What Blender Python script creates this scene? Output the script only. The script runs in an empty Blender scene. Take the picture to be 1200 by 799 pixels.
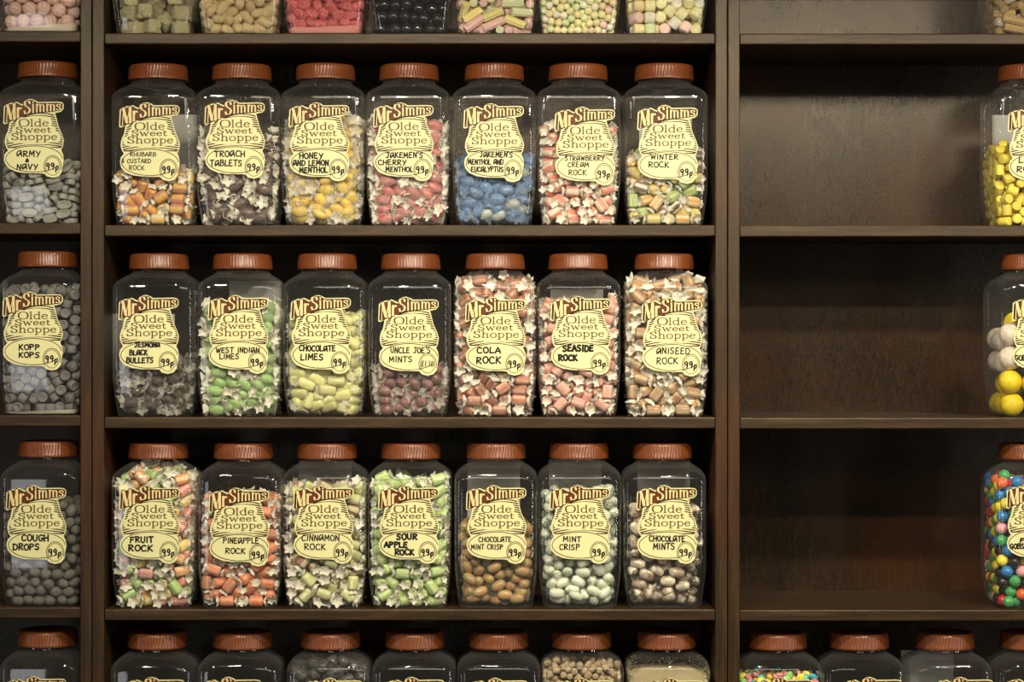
import bpy, bmesh, math, random
from mathutils import Vector, Matrix, Quaternion
PI = math.pi
sc = bpy.context.scene
COL = sc.collection

# ------------------------------------------------------------------ camera, light, exposure
MM = 0.001
PX = 0.00125                    # one photo pixel on the plane of the shelf fronts, in metres
CAM_D = 3.2
CAM_H = 1.4
def X(px): return (px - 600.0) * PX
def Z(py): return CAM_H + (399.5 - py) * PX

cam_data = bpy.data.cameras.new('camera')
cam = bpy.data.objects.new('camera', cam_data)
COL.objects.link(cam)
cam.location = (0, -CAM_D, CAM_H)
cam.rotation_euler = (PI/2, 0, 0)
cam_data.sensor_width = 36.0
cam_data.lens = 36.0 * CAM_D / (1200 * PX)
cam_data.clip_start = 0.05
sc.camera = cam

sc.view_settings.view_transform = 'Standard'
sc.view_settings.look = 'None'
sc.view_settings.gamma = 1.0
sc.view_settings.use_curve_mapping = False
sc.view_settings.exposure = -0.06
sc.cycles.transparent_max_bounces = 32
sc.cycles.max_bounces = 6
sc.cycles.diffuse_bounces = 3
sc.cycles.glossy_bounces = 3
sc.cycles.caustics_reflective = False
sc.cycles.caustics_refractive = False

world = bpy.data.worlds.new('room_light')
sc.world = world
world.use_nodes = True
world.node_tree.nodes['Background'].inputs[0].default_value = (1.0, 0.93, 0.82, 1)
world.node_tree.nodes['Background'].inputs[1].default_value = 0.025

def spot(name, x, y, z, power, tx, tz, angle=110, radius=0.025, col=(1, 0.9, 0.74)):
    l = bpy.data.lights.new(name, 'SPOT')
    l.energy = power * 1.15; l.color = col; l.spot_size = math.radians(angle); l.spot_blend = 1.0
    l.shadow_soft_size = radius
    o = bpy.data.objects.new(name, l); COL.objects.link(o)
    o.location = (x, y, z)
    o.rotation_euler = (Vector((tx, 0, tz)) - Vector((x, y, z))).to_track_quat('-Z', 'Y').to_euler()
def area(name, loc, target, sx, sy, power, col):
    l = bpy.data.lights.new(name, 'AREA')
    l.shape = 'RECTANGLE'; l.size = sx; l.size_y = sy; l.energy = power; l.color = col
    o = bpy.data.objects.new(name, l); COL.objects.link(o)
    o.location = loc
    o.rotation_euler = (Vector(target) - Vector(loc)).to_track_quat('-Z', 'Y').to_euler()
WARM = (1.0, 0.88, 0.685)
for x, p in ((-0.60, 16), (-0.06, 25), (0.42, 27), (0.98, 27)):
    spot('ceiling_spotlight', x, -0.90, 2.06, p, x * 0.9, 0.9, col=WARM)
for x, p in ((-0.85, 16), (-0.25, 20), (0.35, 20), (0.95, 20)):
    spot('ceiling_spotlight', x, -1.40, 2.12, p, x * 0.9, 0.9, col=WARM)
for dx, dy in ((0, 0), (-0.35, -0.55)):
    area('shop_window', (2.9 + dx, -1.7 + dy, 1.5), (0, 0, 1.4), 0.09, 1.7, 9, (1, 0.95, 0.86))
area('side_window', (-3.0, -1.6, 1.3), (0, 0, 1.3), 0.25, 1.5, 6, (0.96, 0.97, 1.0))
area('door_glazing', (-2.0, -5.0, 0.65), (-0.5, 0, 0.9), 0.62, 1.3, 7, (0.95, 0.97, 1.0))
area('room_ceiling_lamps', (0.2, -5.4, 3.1), (0, 0, 1.1), 2.2, 0.8, 24, (1, 0.88, 0.70))

# ------------------------------------------------------------------ materials
def srgb(r, g, b):
    def f(c):
        c /= 255.0
        return c / 12.92 if c <= 0.04045 else ((c + 0.055) / 1.055) ** 2.4
    return (f(r), f(g), f(b), 1.0)
def new_mat(name):
    m = bpy.data.materials.new(name); m.use_nodes = True
    nt = m.node_tree
    return m, nt, nt.nodes['Principled BSDF']
def setin(n, **kw):
    for k, v in kw.items():
        n.inputs[k.replace('_', ' ')].default_value = v
def ramp(nt, stops):
    r = nt.nodes.new('ShaderNodeValToRGB')
    e = r.color_ramp.elements
    e[0].position, e[0].color = stops[0]
    e[1].position, e[1].color = stops[-1]
    for p, c in stops[1:-1]:
        k = e.new(p); k.color = c
    return r
def noise(nt, scale, detail=4, rough=0.6, vec=None, dist=0.0):
    n = nt.nodes.new('ShaderNodeTexNoise')
    setin(n, Scale=scale, Detail=detail, Roughness=rough, Distortion=dist)
    if vec is not None: nt.links.new(vec, n.inputs['Vector'])
    return n
def bump(nt, b, height, strength, dist=0.001):
    n = nt.nodes.new('ShaderNodeBump'); setin(n, Strength=strength, Distance=dist)
    nt.links.new(height, n.inputs['Height']); nt.links.new(n.outputs[0], b.inputs['Normal'])
def objvec(nt, scale):
    t = nt.nodes.new('ShaderNodeTexCoord'); mp = nt.nodes.new('ShaderNodeMapping')
    mp.inputs['Scale'].default_value = scale
    nt.links.new(t.outputs['Object'], mp.inputs['Vector'])
    return mp.outputs[0]
def mixrgb(nt, fac, a, b, mode='MIX'):
    n = nt.nodes.new('ShaderNodeMix'); n.data_type = 'RGBA'; n.blend_type = mode
    for idx, v in ((0, fac), (6, a), (7, b)):
        if hasattr(v, 'is_output'): nt.links.new(v, n.inputs[idx])
        else: n.inputs[idx].default_value = v
    return n.outputs[2]

def wood(name, dark, mid, light, scale, patch=None, rough=0.42):
    m, nt, b = new_mat(name)
    v = objvec(nt, scale)
    g = noise(nt, 9, 8, 0.65, v, 0.6)
    r = ramp(nt, [(0.28, dark), (0.5, mid), (0.74, light)])
    nt.links.new(g.outputs[0], r.inputs[0])
    col = r.outputs[0]
    if patch:
        p = noise(nt, 4.5, 3, 0.55, objvec(nt, (1, 1, 1)))
        pr = ramp(nt, [(0.42, (0, 0, 0, 1)), (0.66, (1, 1, 1, 1))])
        nt.links.new(p.outputs[0], pr.inputs[0])
        col = mixrgb(nt, pr.outputs[0], col, mixrgb(nt, 0.55, col, patch))
    nt.links.new(col, b.inputs['Base Color'])
    fine = noise(nt, 60, 3, 0.7, v)
    rr = ramp(nt, [(0.3, (rough - .08,) * 3 + (1,)), (0.7, (rough + .12,) * 3 + (1,))])
    nt.links.new(fine.outputs[0], rr.inputs[0]); nt.links.new(rr.outputs[0], b.inputs['Roughness'])
    bump(nt, b, fine.outputs[0], 0.35, 0.0008)
    setin(b, Specular_IOR_Level=0.45, Specular_Tint=(1.0, 0.93, 0.80, 1))
    return m
D, M_, L_ = srgb(29, 20, 11), srgb(49, 34, 18), srgb(74, 54, 29)
WOOD_H = wood('stained_wood_along', D, M_, L_, (1.2, 14, 14))
WOOD_V = wood('stained_wood_upright', D, M_, L_, (14, 14, 1.2), patch=srgb(74, 37, 16))
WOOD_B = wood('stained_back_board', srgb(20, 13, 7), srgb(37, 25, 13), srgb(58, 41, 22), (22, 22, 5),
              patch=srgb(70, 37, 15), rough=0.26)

def pet_plastic():
    m, nt, b = new_mat('clear_plastic')
    nt.nodes.remove(b)
    out = nt.nodes['Material Output']
    tr = nt.nodes.new('ShaderNodeBsdfTransparent'); tr.inputs[0].default_value = (0.965, 0.97, 0.96, 1)
    gl = nt.nodes.new('ShaderNodeBsdfGlossy'); gl.inputs['Roughness'].default_value = 0.035
    lw = nt.nodes.new('ShaderNodeLayerWeight'); lw.inputs[0].default_value = 0.5
    pw = nt.nodes.new('ShaderNodeMath'); pw.operation = 'POWER'; pw.inputs[1].default_value = 3.5
    nt.links.new(lw.outputs['Facing'], pw.inputs[0])
    ma = nt.nodes.new('ShaderNodeMath'); ma.operation = 'MULTIPLY_ADD'
    ma.inputs[1].default_value = 0.75; ma.inputs[2].default_value = 0.075
    nt.links.new(pw.outputs[0], ma.inputs[0])
    hz = nt.nodes.new('ShaderNodeBsdfDiffuse'); hz.inputs[0].default_value = (0.80, 0.80, 0.77, 1)
    hf = nt.nodes.new('ShaderNodeMath'); hf.operation = 'MULTIPLY_ADD'
    hf.inputs[1].default_value = 0.16; hf.inputs[2].default_value = 0.016
    nt.links.new(pw.outputs[0], hf.inputs[0])
    veil = nt.nodes.new('ShaderNodeMixShader')
    nt.links.new(hf.outputs[0], veil.inputs[0]); nt.links.new(tr.outputs[0], veil.inputs[1]); nt.links.new(hz.outputs[0], veil.inputs[2])
    mx = nt.nodes.new('ShaderNodeMixShader')
    nt.links.new(ma.outputs[0], mx.inputs[0]); nt.links.new(veil.outputs[0], mx.inputs[1]); nt.links.new(gl.outputs[0], mx.inputs[2])
    nz = noise(nt, 14, 2, 0.5, objvec(nt, (1, 1, 1)))
    bp = nt.nodes.new('ShaderNodeBump'); setin(bp, Strength=0.05, Distance=0.003)
    nt.links.new(nz.outputs[0], bp.inputs['Height']); nt.links.new(bp.outputs[0], gl.inputs['Normal'])
    nt.links.new(mx.outputs[0], out.inputs[0])
    return m
PET = pet_plastic()

def film(name, col, alpha, rough=0.2):
    """thin wrapper film: part see-through, part pale and glossy"""
    m, nt, b = new_mat(name)
    setin(b, Base_Color=col, Roughness=rough, Specular_IOR_Level=0.8)
    b.inputs['Alpha'].default_value = alpha
    n = noise(nt, 900, 2, 0.6, objvec(nt, (1, 1, 1)))
    bump(nt, b, n.outputs[0], 0.8, 0.002)
    return m
FILM_WAX = film('waxed_wrapper', srgb(252, 248, 232), 0.88, 0.35)
SHEATH_WAX = film('waxed_wrapper_over_sweet', srgb(252, 248, 234), 0.20, 0.12)
FILM_CLEAR = film('clear_wrapper', srgb(250, 247, 236), 0.62, 0.15)
SHEATH = film('wrapper_over_sweet', srgb(244, 240, 226), 0.19, 0.10)
SHEATH_DARK = film('thin_wrapper_over_sweet', srgb(226, 226, 214), 0.09, 0.08)
FILM_THIN = film('thin_clear_wrapper', srgb(246, 243, 230), 0.36, 0.1)
FILM_BLUE = film('bluish_wrapper', srgb(150, 180, 215), 0.45, 0.12)
FILM_DARK = film('clear_dark_wrapper', srgb(120, 130, 122), 0.24, 0.1)

def plain(name, col, rough=0.5, spec=0.4, coat=0.0):
    m, nt, b = new_mat(name)
    setin(b, Base_Color=col, Roughness=rough, Specular_IOR_Level=spec, Coat_Weight=coat, Coat_Roughness=0.12)
    return m
def lid_mat():
    m, nt, b = new_mat('brown_plastic')
    n = noise(nt, 30, 3, 0.5, objvec(nt, (1, 1, 4)))
    nt.links.new(mixrgb(nt, n.outputs[0], srgb(96, 48, 22), srgb(126, 70, 35)), b.inputs['Base Color'])
    setin(b, Roughness=0.28, Specular_IOR_Level=0.5)
    return m
LID = lid_mat()
PAPER = plain('cream_paper', srgb(222, 220, 163), 0.45, 0.3)
INK_BROWN = plain('brown_ink', srgb(100, 47, 18), 0.5, 0.3)
INK_DARK = plain('dark_brown_ink', srgb(58, 30, 12), 0.5, 0.3)
INK_OLIVE = plain('olive_ink', srgb(90, 69, 32), 0.5, 0.3)
INK_CREAM = plain('cream_ink', srgb(226, 206, 146), 0.5, 0.3)
MARKER = plain('black_marker', srgb(18, 16, 14), 0.5, 0.3)
BACK_PAPER = plain('white_paper', srgb(176, 174, 168), 0.6, 0.3)
WALL = plain('painted_wall', srgb(170, 160, 140), 0.8, 0.2)
FLOOR = wood('floor_boards', srgb(70, 50, 32), srgb(96, 70, 46), srgb(120, 92, 62), (1, 8, 8))

def sweet(name, col, col2=None, stripes=0, end=None, rough=0.3, coat=0.0, var=0.18, nscale=260, wrapbump=0.0, tex=0.0, duty=0.5):
    """a sweet: two colours either in lengthwise stripes or mottled; each sweet a touch lighter or darker"""
    m, nt, b = new_mat(name)
    if stripes:
        t = nt.nodes.new('ShaderNodeTexCoord'); s = nt.nodes.new('ShaderNodeSeparateXYZ')
        nt.links.new(t.outputs['Object'], s.inputs[0])
        a = nt.nodes.new('ShaderNodeMath'); a.operation = 'ARCTAN2'
        nt.links.new(s.outputs[1], a.inputs[0]); nt.links.new(s.outputs[2], a.inputs[1])
        k = nt.nodes.new('ShaderNodeMath'); k.operation = 'MULTIPLY'; k.inputs[1].default_value = stripes / (2 * PI)
        nt.links.new(a.outputs[0], k.inputs[0])
        f = nt.nodes.new('ShaderNodeMath'); f.operation = 'FRACT'; nt.links.new(k.outputs[0], f.inputs[0])
        r = ramp(nt, [(0.0, (0, 0, 0, 1)), (duty - .08, (0, 0, 0, 1)), (duty + .08, (1, 1, 1, 1)), (0.94, (1, 1, 1, 1)), (1.0, (0, 0, 0, 1))])
        nt.links.new(f.outputs[0], r.inputs[0])
        c = mixrgb(nt, r.outputs[0], col, col2)
    else:
        n = noise(nt, nscale, 3, 0.6, objvec(nt, (1, 1, 1)))
        r = ramp(nt, [(0.38, (0, 0, 0, 1)), (0.66, (1, 1, 1, 1))])
        nt.links.new(n.outputs[0], r.inputs[0])
        c = mixrgb(nt, r.outputs[0], col, col2 or tuple(min(1, x * 1.25) for x in col[:3]) + (1,))
    oi = nt.nodes.new('ShaderNodeObjectInfo')
    hs = nt.nodes.new('ShaderNodeHueSaturation')
    mr = nt.nodes.new('ShaderNodeMapRange'); mr.inputs[3].default_value = 1 - var; mr.inputs[4].default_value = 1 + var
    nt.links.new(oi.outputs['Random'], mr.inputs[0]); nt.links.new(mr.outputs[0], hs.inputs['Value'])
    nt.links.new(c, hs.inputs['Color']); nt.links.new(hs.outputs[0], b.inputs['Base Color'])
    setin(b, Roughness=rough, Specular_IOR_Level=0.45, Coat_Weight=coat, Coat_Roughness=0.1)
    if wrapbump or tex:
        n2 = noise(nt, 420 if wrapbump else 1500, 3, 0.6, objvec(nt, (1, 1, 1)), 1.0 if wrapbump else 0)
        bump(nt, b, n2.outputs[0], max(wrapbump, tex), 0.002)
    return m

# ------------------------------------------------------------------ mesh helpers
def obj(name, me, parent=None, loc=(0, 0, 0)):
    o = bpy.data.objects.new(name, me); COL.objects.link(o)
    o.location = loc
    if parent: o.parent = parent
    return o
def tag(o, label=None, cat=None, group=None, kind=None):
    if label: o['label'] = label
    if cat: o['category'] = cat
    if group: o['group'] = group
    if kind: o['kind'] = kind
    return o
def empty(name, loc):
    o = bpy.data.objects.new(name, None); COL.objects.link(o)
    o.location = loc; o.empty_display_size = 0.02
    return o
def finish(bm, name, mats, smooth=False, angle=None):
    me = bpy.data.meshes.new(name)
    bmesh.ops.recalc_face_normals(bm, faces=bm.faces)
    bm.to_mesh(me); bm.free()
    for m in (mats if isinstance(mats, (list, tuple)) else [mats]): me.materials.append(m)
    if smooth:
        me.polygons.foreach_set('use_smooth', [True] * len(me.polygons))
        if angle: me.set_sharp_from_angle(angle=math.radians(angle))
    me.update()
    return me
def box_mesh(name, sx, sy, sz, mat, bev=0.0012):
    bm = bmesh.new(); bmesh.ops.create_cube(bm, size=1)
    for v in bm.verts: v.co = Vector((v.co.x * sx, v.co.y * sy, v.co.z * sz))
    if bev: bmesh.ops.bevel(bm, geom=list(bm.edges), offset=bev, segments=2, affect='EDGES', profile=0.5)
    return finish(bm, name, mat)
def loft(bm, rings, close_ends=(True, True), mi=0):
    R = [[bm.verts.new(p) for p in r] for r in rings]
    n = len(R[0])
    for a, b in zip(R, R[1:]):
        for i in range(n):
            f = bm.faces.new((a[i], a[(i + 1) % n], b[(i + 1) % n], b[i])); f.material_index = mi
    if close_ends[0]: bm.faces.new(R[0]).material_index = mi
    if close_ends[1]: bm.faces.new(R[-1]).material_index = mi
    return R

# ------------------------------------------------------------------ setting
floor = obj('floor', box_mesh('floor', 7, 7, 0.06, FLOOR, 0), None, (0, -2.9, -0.03)); tag(floor, kind='structure')
wallb = obj('wall_back', box_mesh('wall_back', 7, 0.1, 3.2, WALL, 0), None, (0, 0.325, 1.6)); tag(wallb, kind='structure')

# ------------------------------------------------------------------ bookcases
DEPTH = 0.25
PITCH = 225.2
SHELF_T = 13.0 * PX
SHELF_PY = [38.5 + PITCH * k for k in range(-2, 7)]
def bookcase(px0, px1, pw0, pw1, dpy, label):
    """px0..px1 outer edges in photo pixels, pw panel widths"""
    x0, x1 = X(px0), X(px1)
    root = empty('bookcase', ((x0 + x1) / 2, 0, 0))
    tag(root, label, 'bookcase')
    top = Z(SHELF_PY[0]) + 0.004
    for xa, w in ((x0, pw0 * PX), (x1 - pw1 * PX, pw1 * PX)):
        obj('side_panel', box_mesh('side_panel', w - 0.0006, DEPTH, top, WOOD_V), root, (xa + w / 2 - root.location.x, DEPTH / 2, top / 2))
    ia, ib = x0 + pw0 * PX, x1 - pw1 * PX
    me = box_mesh('shelf', ib - ia - 0.0004, DEPTH - 0.001, SHELF_T, WOOD_H, 0.0018)
    for py in SHELF_PY:
        obj('shelf', me, root, ((ia + ib) / 2 - root.location.x, DEPTH / 2 + 0.0008, Z(py + dpy) - SHELF_T / 2))
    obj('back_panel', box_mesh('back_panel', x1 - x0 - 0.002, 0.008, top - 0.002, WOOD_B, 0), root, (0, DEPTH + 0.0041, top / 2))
    zb = Z(SHELF_PY[-1]) - SHELF_T
    obj('plinth', box_mesh('plinth', ib - ia - 0.001, 0.016, zb - 0.001, WOOD_H), root, ((ia + ib) / 2 - root.location.x, 0.03, zb / 2 - 0.0005))
    return root
bookcase(-640, 107.4, 14, 13.4, -2.5, 'dark wooden bookcase at the left edge, one column of jars showing')
bookcase(108, 852.4, 14, 14.2, 0, 'dark wooden bookcase in the middle, seven sweet jars on each shelf')
bookcase(853, 1610, 14, 14, 0.6, 'dark wooden bookcase on the right with three mostly empty shelves')

# ------------------------------------------------------------------ jar
HP = [(0, 51.5), (2.0, 53.6), (7, 55.0), (20, 56.6), (40, 59.2), (58, 60.6), (75, 61.0), (186, 61.0), (190, 60.9), (193, 60.5), (196, 59.7), (198.5, 58.4),
      (201, 56.4), (204, 53.0), (207.5, 48.0), (210.5, 43.2), (213, 40.2), (215, 39.3), (219, 39.2)]
def half(z):
    for (a, ha), (b, hb) in zip(HP, HP[1:]):
        if z <= b: return ha + (hb - ha) * (z - a) / (b - a)
    return HP[-1][1]
def rrect(h, r, z, front=0.0):
    """rounded square ring of half width h and corner radius r, its flats bulging by front"""
    pts = []
    r = min(r, h)
    cen = [(h - r, h - r, 0), (-(h - r), h - r, 1), (-(h - r), -(h - r), 2), (h - r, -(h - r), 3)]
    for cx, cy, q in cen:
        for k in range(9):
            t = (q + k / 8) * PI / 2
            pts.append([cx + r * math.cos(t), cy + r * math.sin(t)])
        nx = cen[(q + 1) % 4]
        a = pts[-1]; t = (q + 1) * PI / 2
        e = (nx[0] + r * math.cos(t), nx[1] + r * math.sin(t))
        for k in range(1, 10):
            f = k / 10; bl = front * (1 - (2 * f - 1) ** 2)
            pts.append([a[0] + (e[0] - a[0]) * f + bl * math.cos(t), a[1] + (e[1] - a[1]) * f + bl * math.sin(t)])
    return [(x * MM, y * MM, z * MM) for x, y in pts]
def shoulder_radius(z, h):
    t = min(1, max(0, (z - 188) / 26)); return min(h, 13 + (h - 13) * t ** 1.25)
def jar_body_mesh():
    bm = bmesh.new()
    rings = [rrect(h - 6, 8, 0.6) for h in (51.5,)]
    for z, h in HP:
        if z <= 188: r, fr = 13.0, 0.8 * min(1, z / 40)
        else:
            r, fr = shoulder_radius(z, h), 0.8 * max(0, 1 - (z - 188) / 14)
        rings.append(rrect(h, r, z, fr))
    loft(bm, rings, (True, False))
    return finish(bm, 'jar_body', PET, True, 50)
def lid_mesh():
    bm = bmesh.new()
    n = 240
    def ring(r, z, rib=0.0):
        return [((r + rib * (1 if (i // 2) % 2 else -1)) * MM * math.cos(2 * PI * i / n), (r + rib * (1 if (i // 2) % 2 else -1)) * MM * math.sin(2 * PI * i / n), z * MM) for i in range(n)]
    rings = [ring(40.5, 218.2), ring(44.2, 218.2), ring(44.6, 219), ring(44.4, 221.4), ring(44.2, 221.8, .22), ring(43.2, 236.4, .22),
             ring(43.1, 236.8), ring(42.6, 239.2), ring(41, 240.6), ring(38, 241), ring(37, 240.2), ring(10, 240.2)]
    loft(bm, rings, (False, True))
    return finish(bm, 'jar_lid', LID, True, 40)
BODY, LIDM = jar_body_mesh(), lid_mesh()

# ------------------------------------------------------------------ jar label: drawn in its own units of 0.172 mm, u to the right, v downwards
U = 0.172
LABEL_Y = -62.0
def uv(u, v, layer):
    return ((u - 342) * U * MM, (LABEL_Y - 0.10 - 0.12 * layer) * MM, (191.2 - v * U) * MM)
def catmull(pts, n=6):
    P = [pts[0]] + list(pts) + [pts[-1]]
    out = []
    for i in range(1, len(P) - 2):
        p0, p1, p2, p3 = P[i - 1], P[i], P[i + 1], P[i + 2]
        for k in range(n):
            t = k / n
            out.append(tuple(0.5 * (2 * b + (c - a) * t + (2 * a - 5 * b + 4 * c - d) * t * t + (3 * b - a - 3 * c + d) * t ** 3) for a, b, c, d in zip(p0, p1, p2, p3)))
    out.append(tuple(pts[-1]))
    return out
def poly(bm, pts, layer, mi=0, smooth=0, thick=False):
    if smooth: pts = catmull(list(pts) + [pts[0]], smooth)[:-1]
    vs = [bm.verts.new(uv(u, v, layer)) for u, v in pts]
    f = bm.faces.new(vs); f.material_index = mi
    if thick:
        r = bmesh.ops.extrude_face_region(bm, geom=[f])
        for e in r['geom']:
            if isinstance(e, bmesh.types.BMVert): e.co.y += 0.35 * MM
STROKE = [0]
def ribbon(bm, pts, w, layer, mi=0, caps=True):
    """flat stroke along pts; w is a width or a list of widths"""
    n = len(pts)
    STROKE[0] += 1
    layer += 0.035 * (STROKE[0] % 12)
    ws = w if isinstance(w, (list, tuple)) else [w] * n
    L, R = [], []
    for i, (u, v) in enumerate(pts):
        a = pts[max(0, i - 1)]; b = pts[min(n - 1, i + 1)]
        du, dv = b[0] - a[0], b[1] - a[1]; l = math.hypot(du, dv) or 1
        nx, ny = -dv / l, du / l
        L.append(bm.verts.new(uv(u + nx * ws[i] / 2, v + ny * ws[i] / 2, layer)))
        R.append(bm.verts.new(uv(u - nx * ws[i] / 2, v - ny * ws[i] / 2, layer)))
    for i in range(n - 1):
        bm.faces.new((L[i], L[i + 1], R[i + 1], R[i])).material_index = mi
    if caps:
        for (u, v), ww in ((pts[0], ws[0]), (pts[-1], ws[-1])):
            vs = [bm.verts.new(uv(u + ww / 2 * math.cos(t * PI / 4), v + ww / 2 * math.sin(t * PI / 4), layer - 0.017)) for t in range(8)]
            bm.faces.new(vs).material_index = mi
def ell_pts(cu, cv, ru, rv, n=48, a0=0, a1=2 * PI):
    return [(cu + ru * math.cos(a0 + (a1 - a0) * i / n), cv + rv * math.sin(a0 + (a1 - a0) * i / n)) for i in range(n + 1)]

# --- serif letters: strokes in a box of cap height 1 (y up); 'c' strokes are smoothed, 't' strokes are thin serifs
XH = 0.68
def _t(*p): return ('t', p)
def _l(*p): return ('l', p)
def _c(*p): return ('c', p)
SERIF = {
 'M': (1.0, [_l((.06, 0), (.17, 1)), _l((.17, 1), (.5, .08)), _l((.5, .08), (.82, 1)), _l((.84, 1), (.86, 0)), _t((-.02, 0), (.17, 0)), _t((.72, 0), (1, 0)), _t((.03, 1), (.2, 1)), _t((.8, 1), (.98, 1))]),
 'r': (.52, [_l((.16, 0), (.16, XH)), _c((.16, .42), (.26, .62), (.4, .68), (.48, .6)), _t((.03, 0), (.32, 0)), _t((.03, XH), (.16, XH))]),
 'S': (.72, [_c((.6, .8), (.52, .95), (.34, 1), (.16, .93), (.1, .77), (.22, .6), (.46, .46), (.6, .3), (.55, .09), (.34, 0), (.16, .05), (.07, .22)), _t((.61, .76), (.61, 1)), _t((.06, .25), (.06, 0))]),
 'i': (.34, [_l((.17, 0), (.17, XH)), _l((.17, .86), (.17, .93)), _t((.08, 0), (.26, 0)), _t((.06, XH), (.17, XH))]),
 'm': (1.0, [_l((.15, 0), (.15, XH)), _c((.15, .48), (.25, .64), (.38, .68), (.48, .58), (.5, .4)), _l((.5, .45), (.5, 0)), _c((.5, .48), (.6, .64), (.73, .68), (.83, .58), (.85, .4)), _l((.85, .45), (.85, 0)), _t((.07, 0), (.23, 0)), _t((.43, 0), (.57, 0)), _t((.77, 0), (.95, 0)), _t((.03, XH), (.15, XH))]),
 's': (.5, [_c((.42, .52), (.36, .65), (.22, .68), (.1, .6), (.1, .48), (.22, .38), (.38, .28), (.42, .15), (.34, .03), (.2, 0), (.07, .12)), _t((.43, .5), (.43, .68)), _t((.06, .16), (.06, 0))]),
 'O': (.95, [_c((.47, 1), (.2, .92), (.07, .68), (.06, .4), (.16, .1), (.47, 0), (.78, .1), (.89, .4), (.88, .68), (.74, .92), (.47, 1))]),
 'l': (.32, [_l((.16, 0), (.16, 1)), _t((.03, 0), (.3, 0)), _t((.03, 1), (.16, 1))]),
 'd': (.68, [_l((.54, 0), (.54, 1)), _c((.54, .5), (.42, .66), (.26, .66), (.1, .5), (.08, .28), (.18, .06), (.34, 0), (.54, .16)), _t((.54, 0), (.66, 0)), _t((.42, 1), (.54, 1))]),
 'e': (.58, [_c((.1, .38), (.5, .4), (.48, .58), (.32, .68), (.14, .58), (.07, .34), (.14, .1), (.32, 0), (.52, .14))]),
 'w': (.95, [_l((.1, XH), (.3, 0)), _l((.3, 0), (.47, .62)), _l((.47, .62), (.66, 0)), _l((.66, 0), (.85, XH)), _t((.0, XH), (.22, XH)), _t((.74, XH), (.95, XH))]),
 't': (.42, [_c((.18, .9), (.18, .4), (.18, .12), (.26, .01), (.4, .1)), _t((.04, XH), (.38, XH))]),
 'h': (.74, [_l((.16, 0), (.16, 1)), _c((.16, .46), (.28, .64), (.44, .68), (.55, .58), (.57, .4)), _l((.57, .45), (.57, 0)), _t((.03, 0), (.3, 0)), _t((.45, 0), (.7, 0)), _t((.03, 1), (.16, 1))]),
 'o': (.66, [_c((.33, .68), (.14, .6), (.06, .34), (.14, .08), (.33, 0), (.52, .08), (.6, .34), (.52, .6), (.33, .68))]),
 'p': (.68, [_l((.16, XH), (.16, -.32)), _c((.16, .5), (.28, .66), (.46, .66), (.6, .48), (.6, .24), (.48, .03), (.32, 0), (.16, .14)), _t((.03, -.32), (.32, -.32)), _t((.03, XH), (.16, XH))]),
 ' ': (.12, []),
}
def serif_text(bm, text, fmap, layer, mi, thick, thin, extra=0.0):
    total = sum(SERIF[c][0] for c in text) + 0.06 * (len(text) - 1)
    x = 0.0
    for c in text:
        w, strokes = SERIF[c]
        for kind, pts in strokes:
            P = catmull(pts, 5) if kind == 'c' else [tuple(a + (b - a) * k / 4 for a, b in zip(pts[0], pts[1])) for k in range(5)]
            Q = [fmap((x + px) / total, py) for px, py in P]
            ws = []
            for i in range(len(Q)):
                a, b = Q[max(0, i - 1)], Q[min(len(Q) - 1, i + 1)]
                du, dv = b[0] - a[0], b[1] - a[1]
                k = abs(dv) / (math.hypot(du, dv) or 1)
                if c in 'Mw' and kind == 'l' and du * dv > 0 : k = 1.0
                elif c in 'Mw' and kind == 'l': k = 0.25
                ws.append((thin if kind == 't' else thin + (thick * (1.7 if c == 'M' else 1.35 if c in 'SrO' else 1) - thin) * k ** 1.5) + extra)
            ribbon(bm, Q, ws, layer, mi)
        x += w + 0.06
def interp(tab, u):
    for (a, va), (b, vb) in zip(tab, tab[1:]):
        if u <= b: return va + (vb - va) * (u - a) / (b - a)
    return tab[-1][1]

OUTLINE = [(58, 274), (64, 132), (82, 110), (150, 94), (178, 91), (207, 107), (224, 112), (236, 90), (260, 71), (300, 66), (333, 77), (354, 92),
           (520, 89), (556, 93), (574, 114), (572, 150), (552, 174), (500, 186), (515, 240), (530, 300), (548, 342), (562, 372), (576, 420), (567, 470), (552, 502),
           (570, 540), (574, 592), (564, 640), (558, 692), (530, 726), (480, 740), (430, 727), (408, 702), (360, 700), (250, 699), (170, 687), (108, 660),
           (74, 620), (64, 572), (74, 532), (100, 505), (84, 480), (71, 440), (74, 400), (84, 366), (98, 340), (108, 292), (112, 262), (92, 274), (74, 282)]
def inset_banner(d):
    base = [(72, 264), (78, 140), (90, 124), (152, 108), (176, 106), (206, 124), (230, 128), (246, 98), (266, 84), (298, 80), (326, 90), (350, 106), (520, 103), (550, 106),
            (562, 114), (559, 146), (545, 160), (480, 172), (400, 180), (320, 192), (262, 206), (228, 222), (180, 232), (140, 244), (104, 262)]
    cu, cv = 318, 160
    out = []
    n = len(base)
    for i, (u, v) in enumerate(base):
        a, b = base[i - 1], base[(i + 1) % n]
        du, dv = b[0] - a[0], b[1] - a[1]; l = math.hypot(du, dv)
        out.append((u - dv / l * d, v + du / l * d))
    return out
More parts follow.
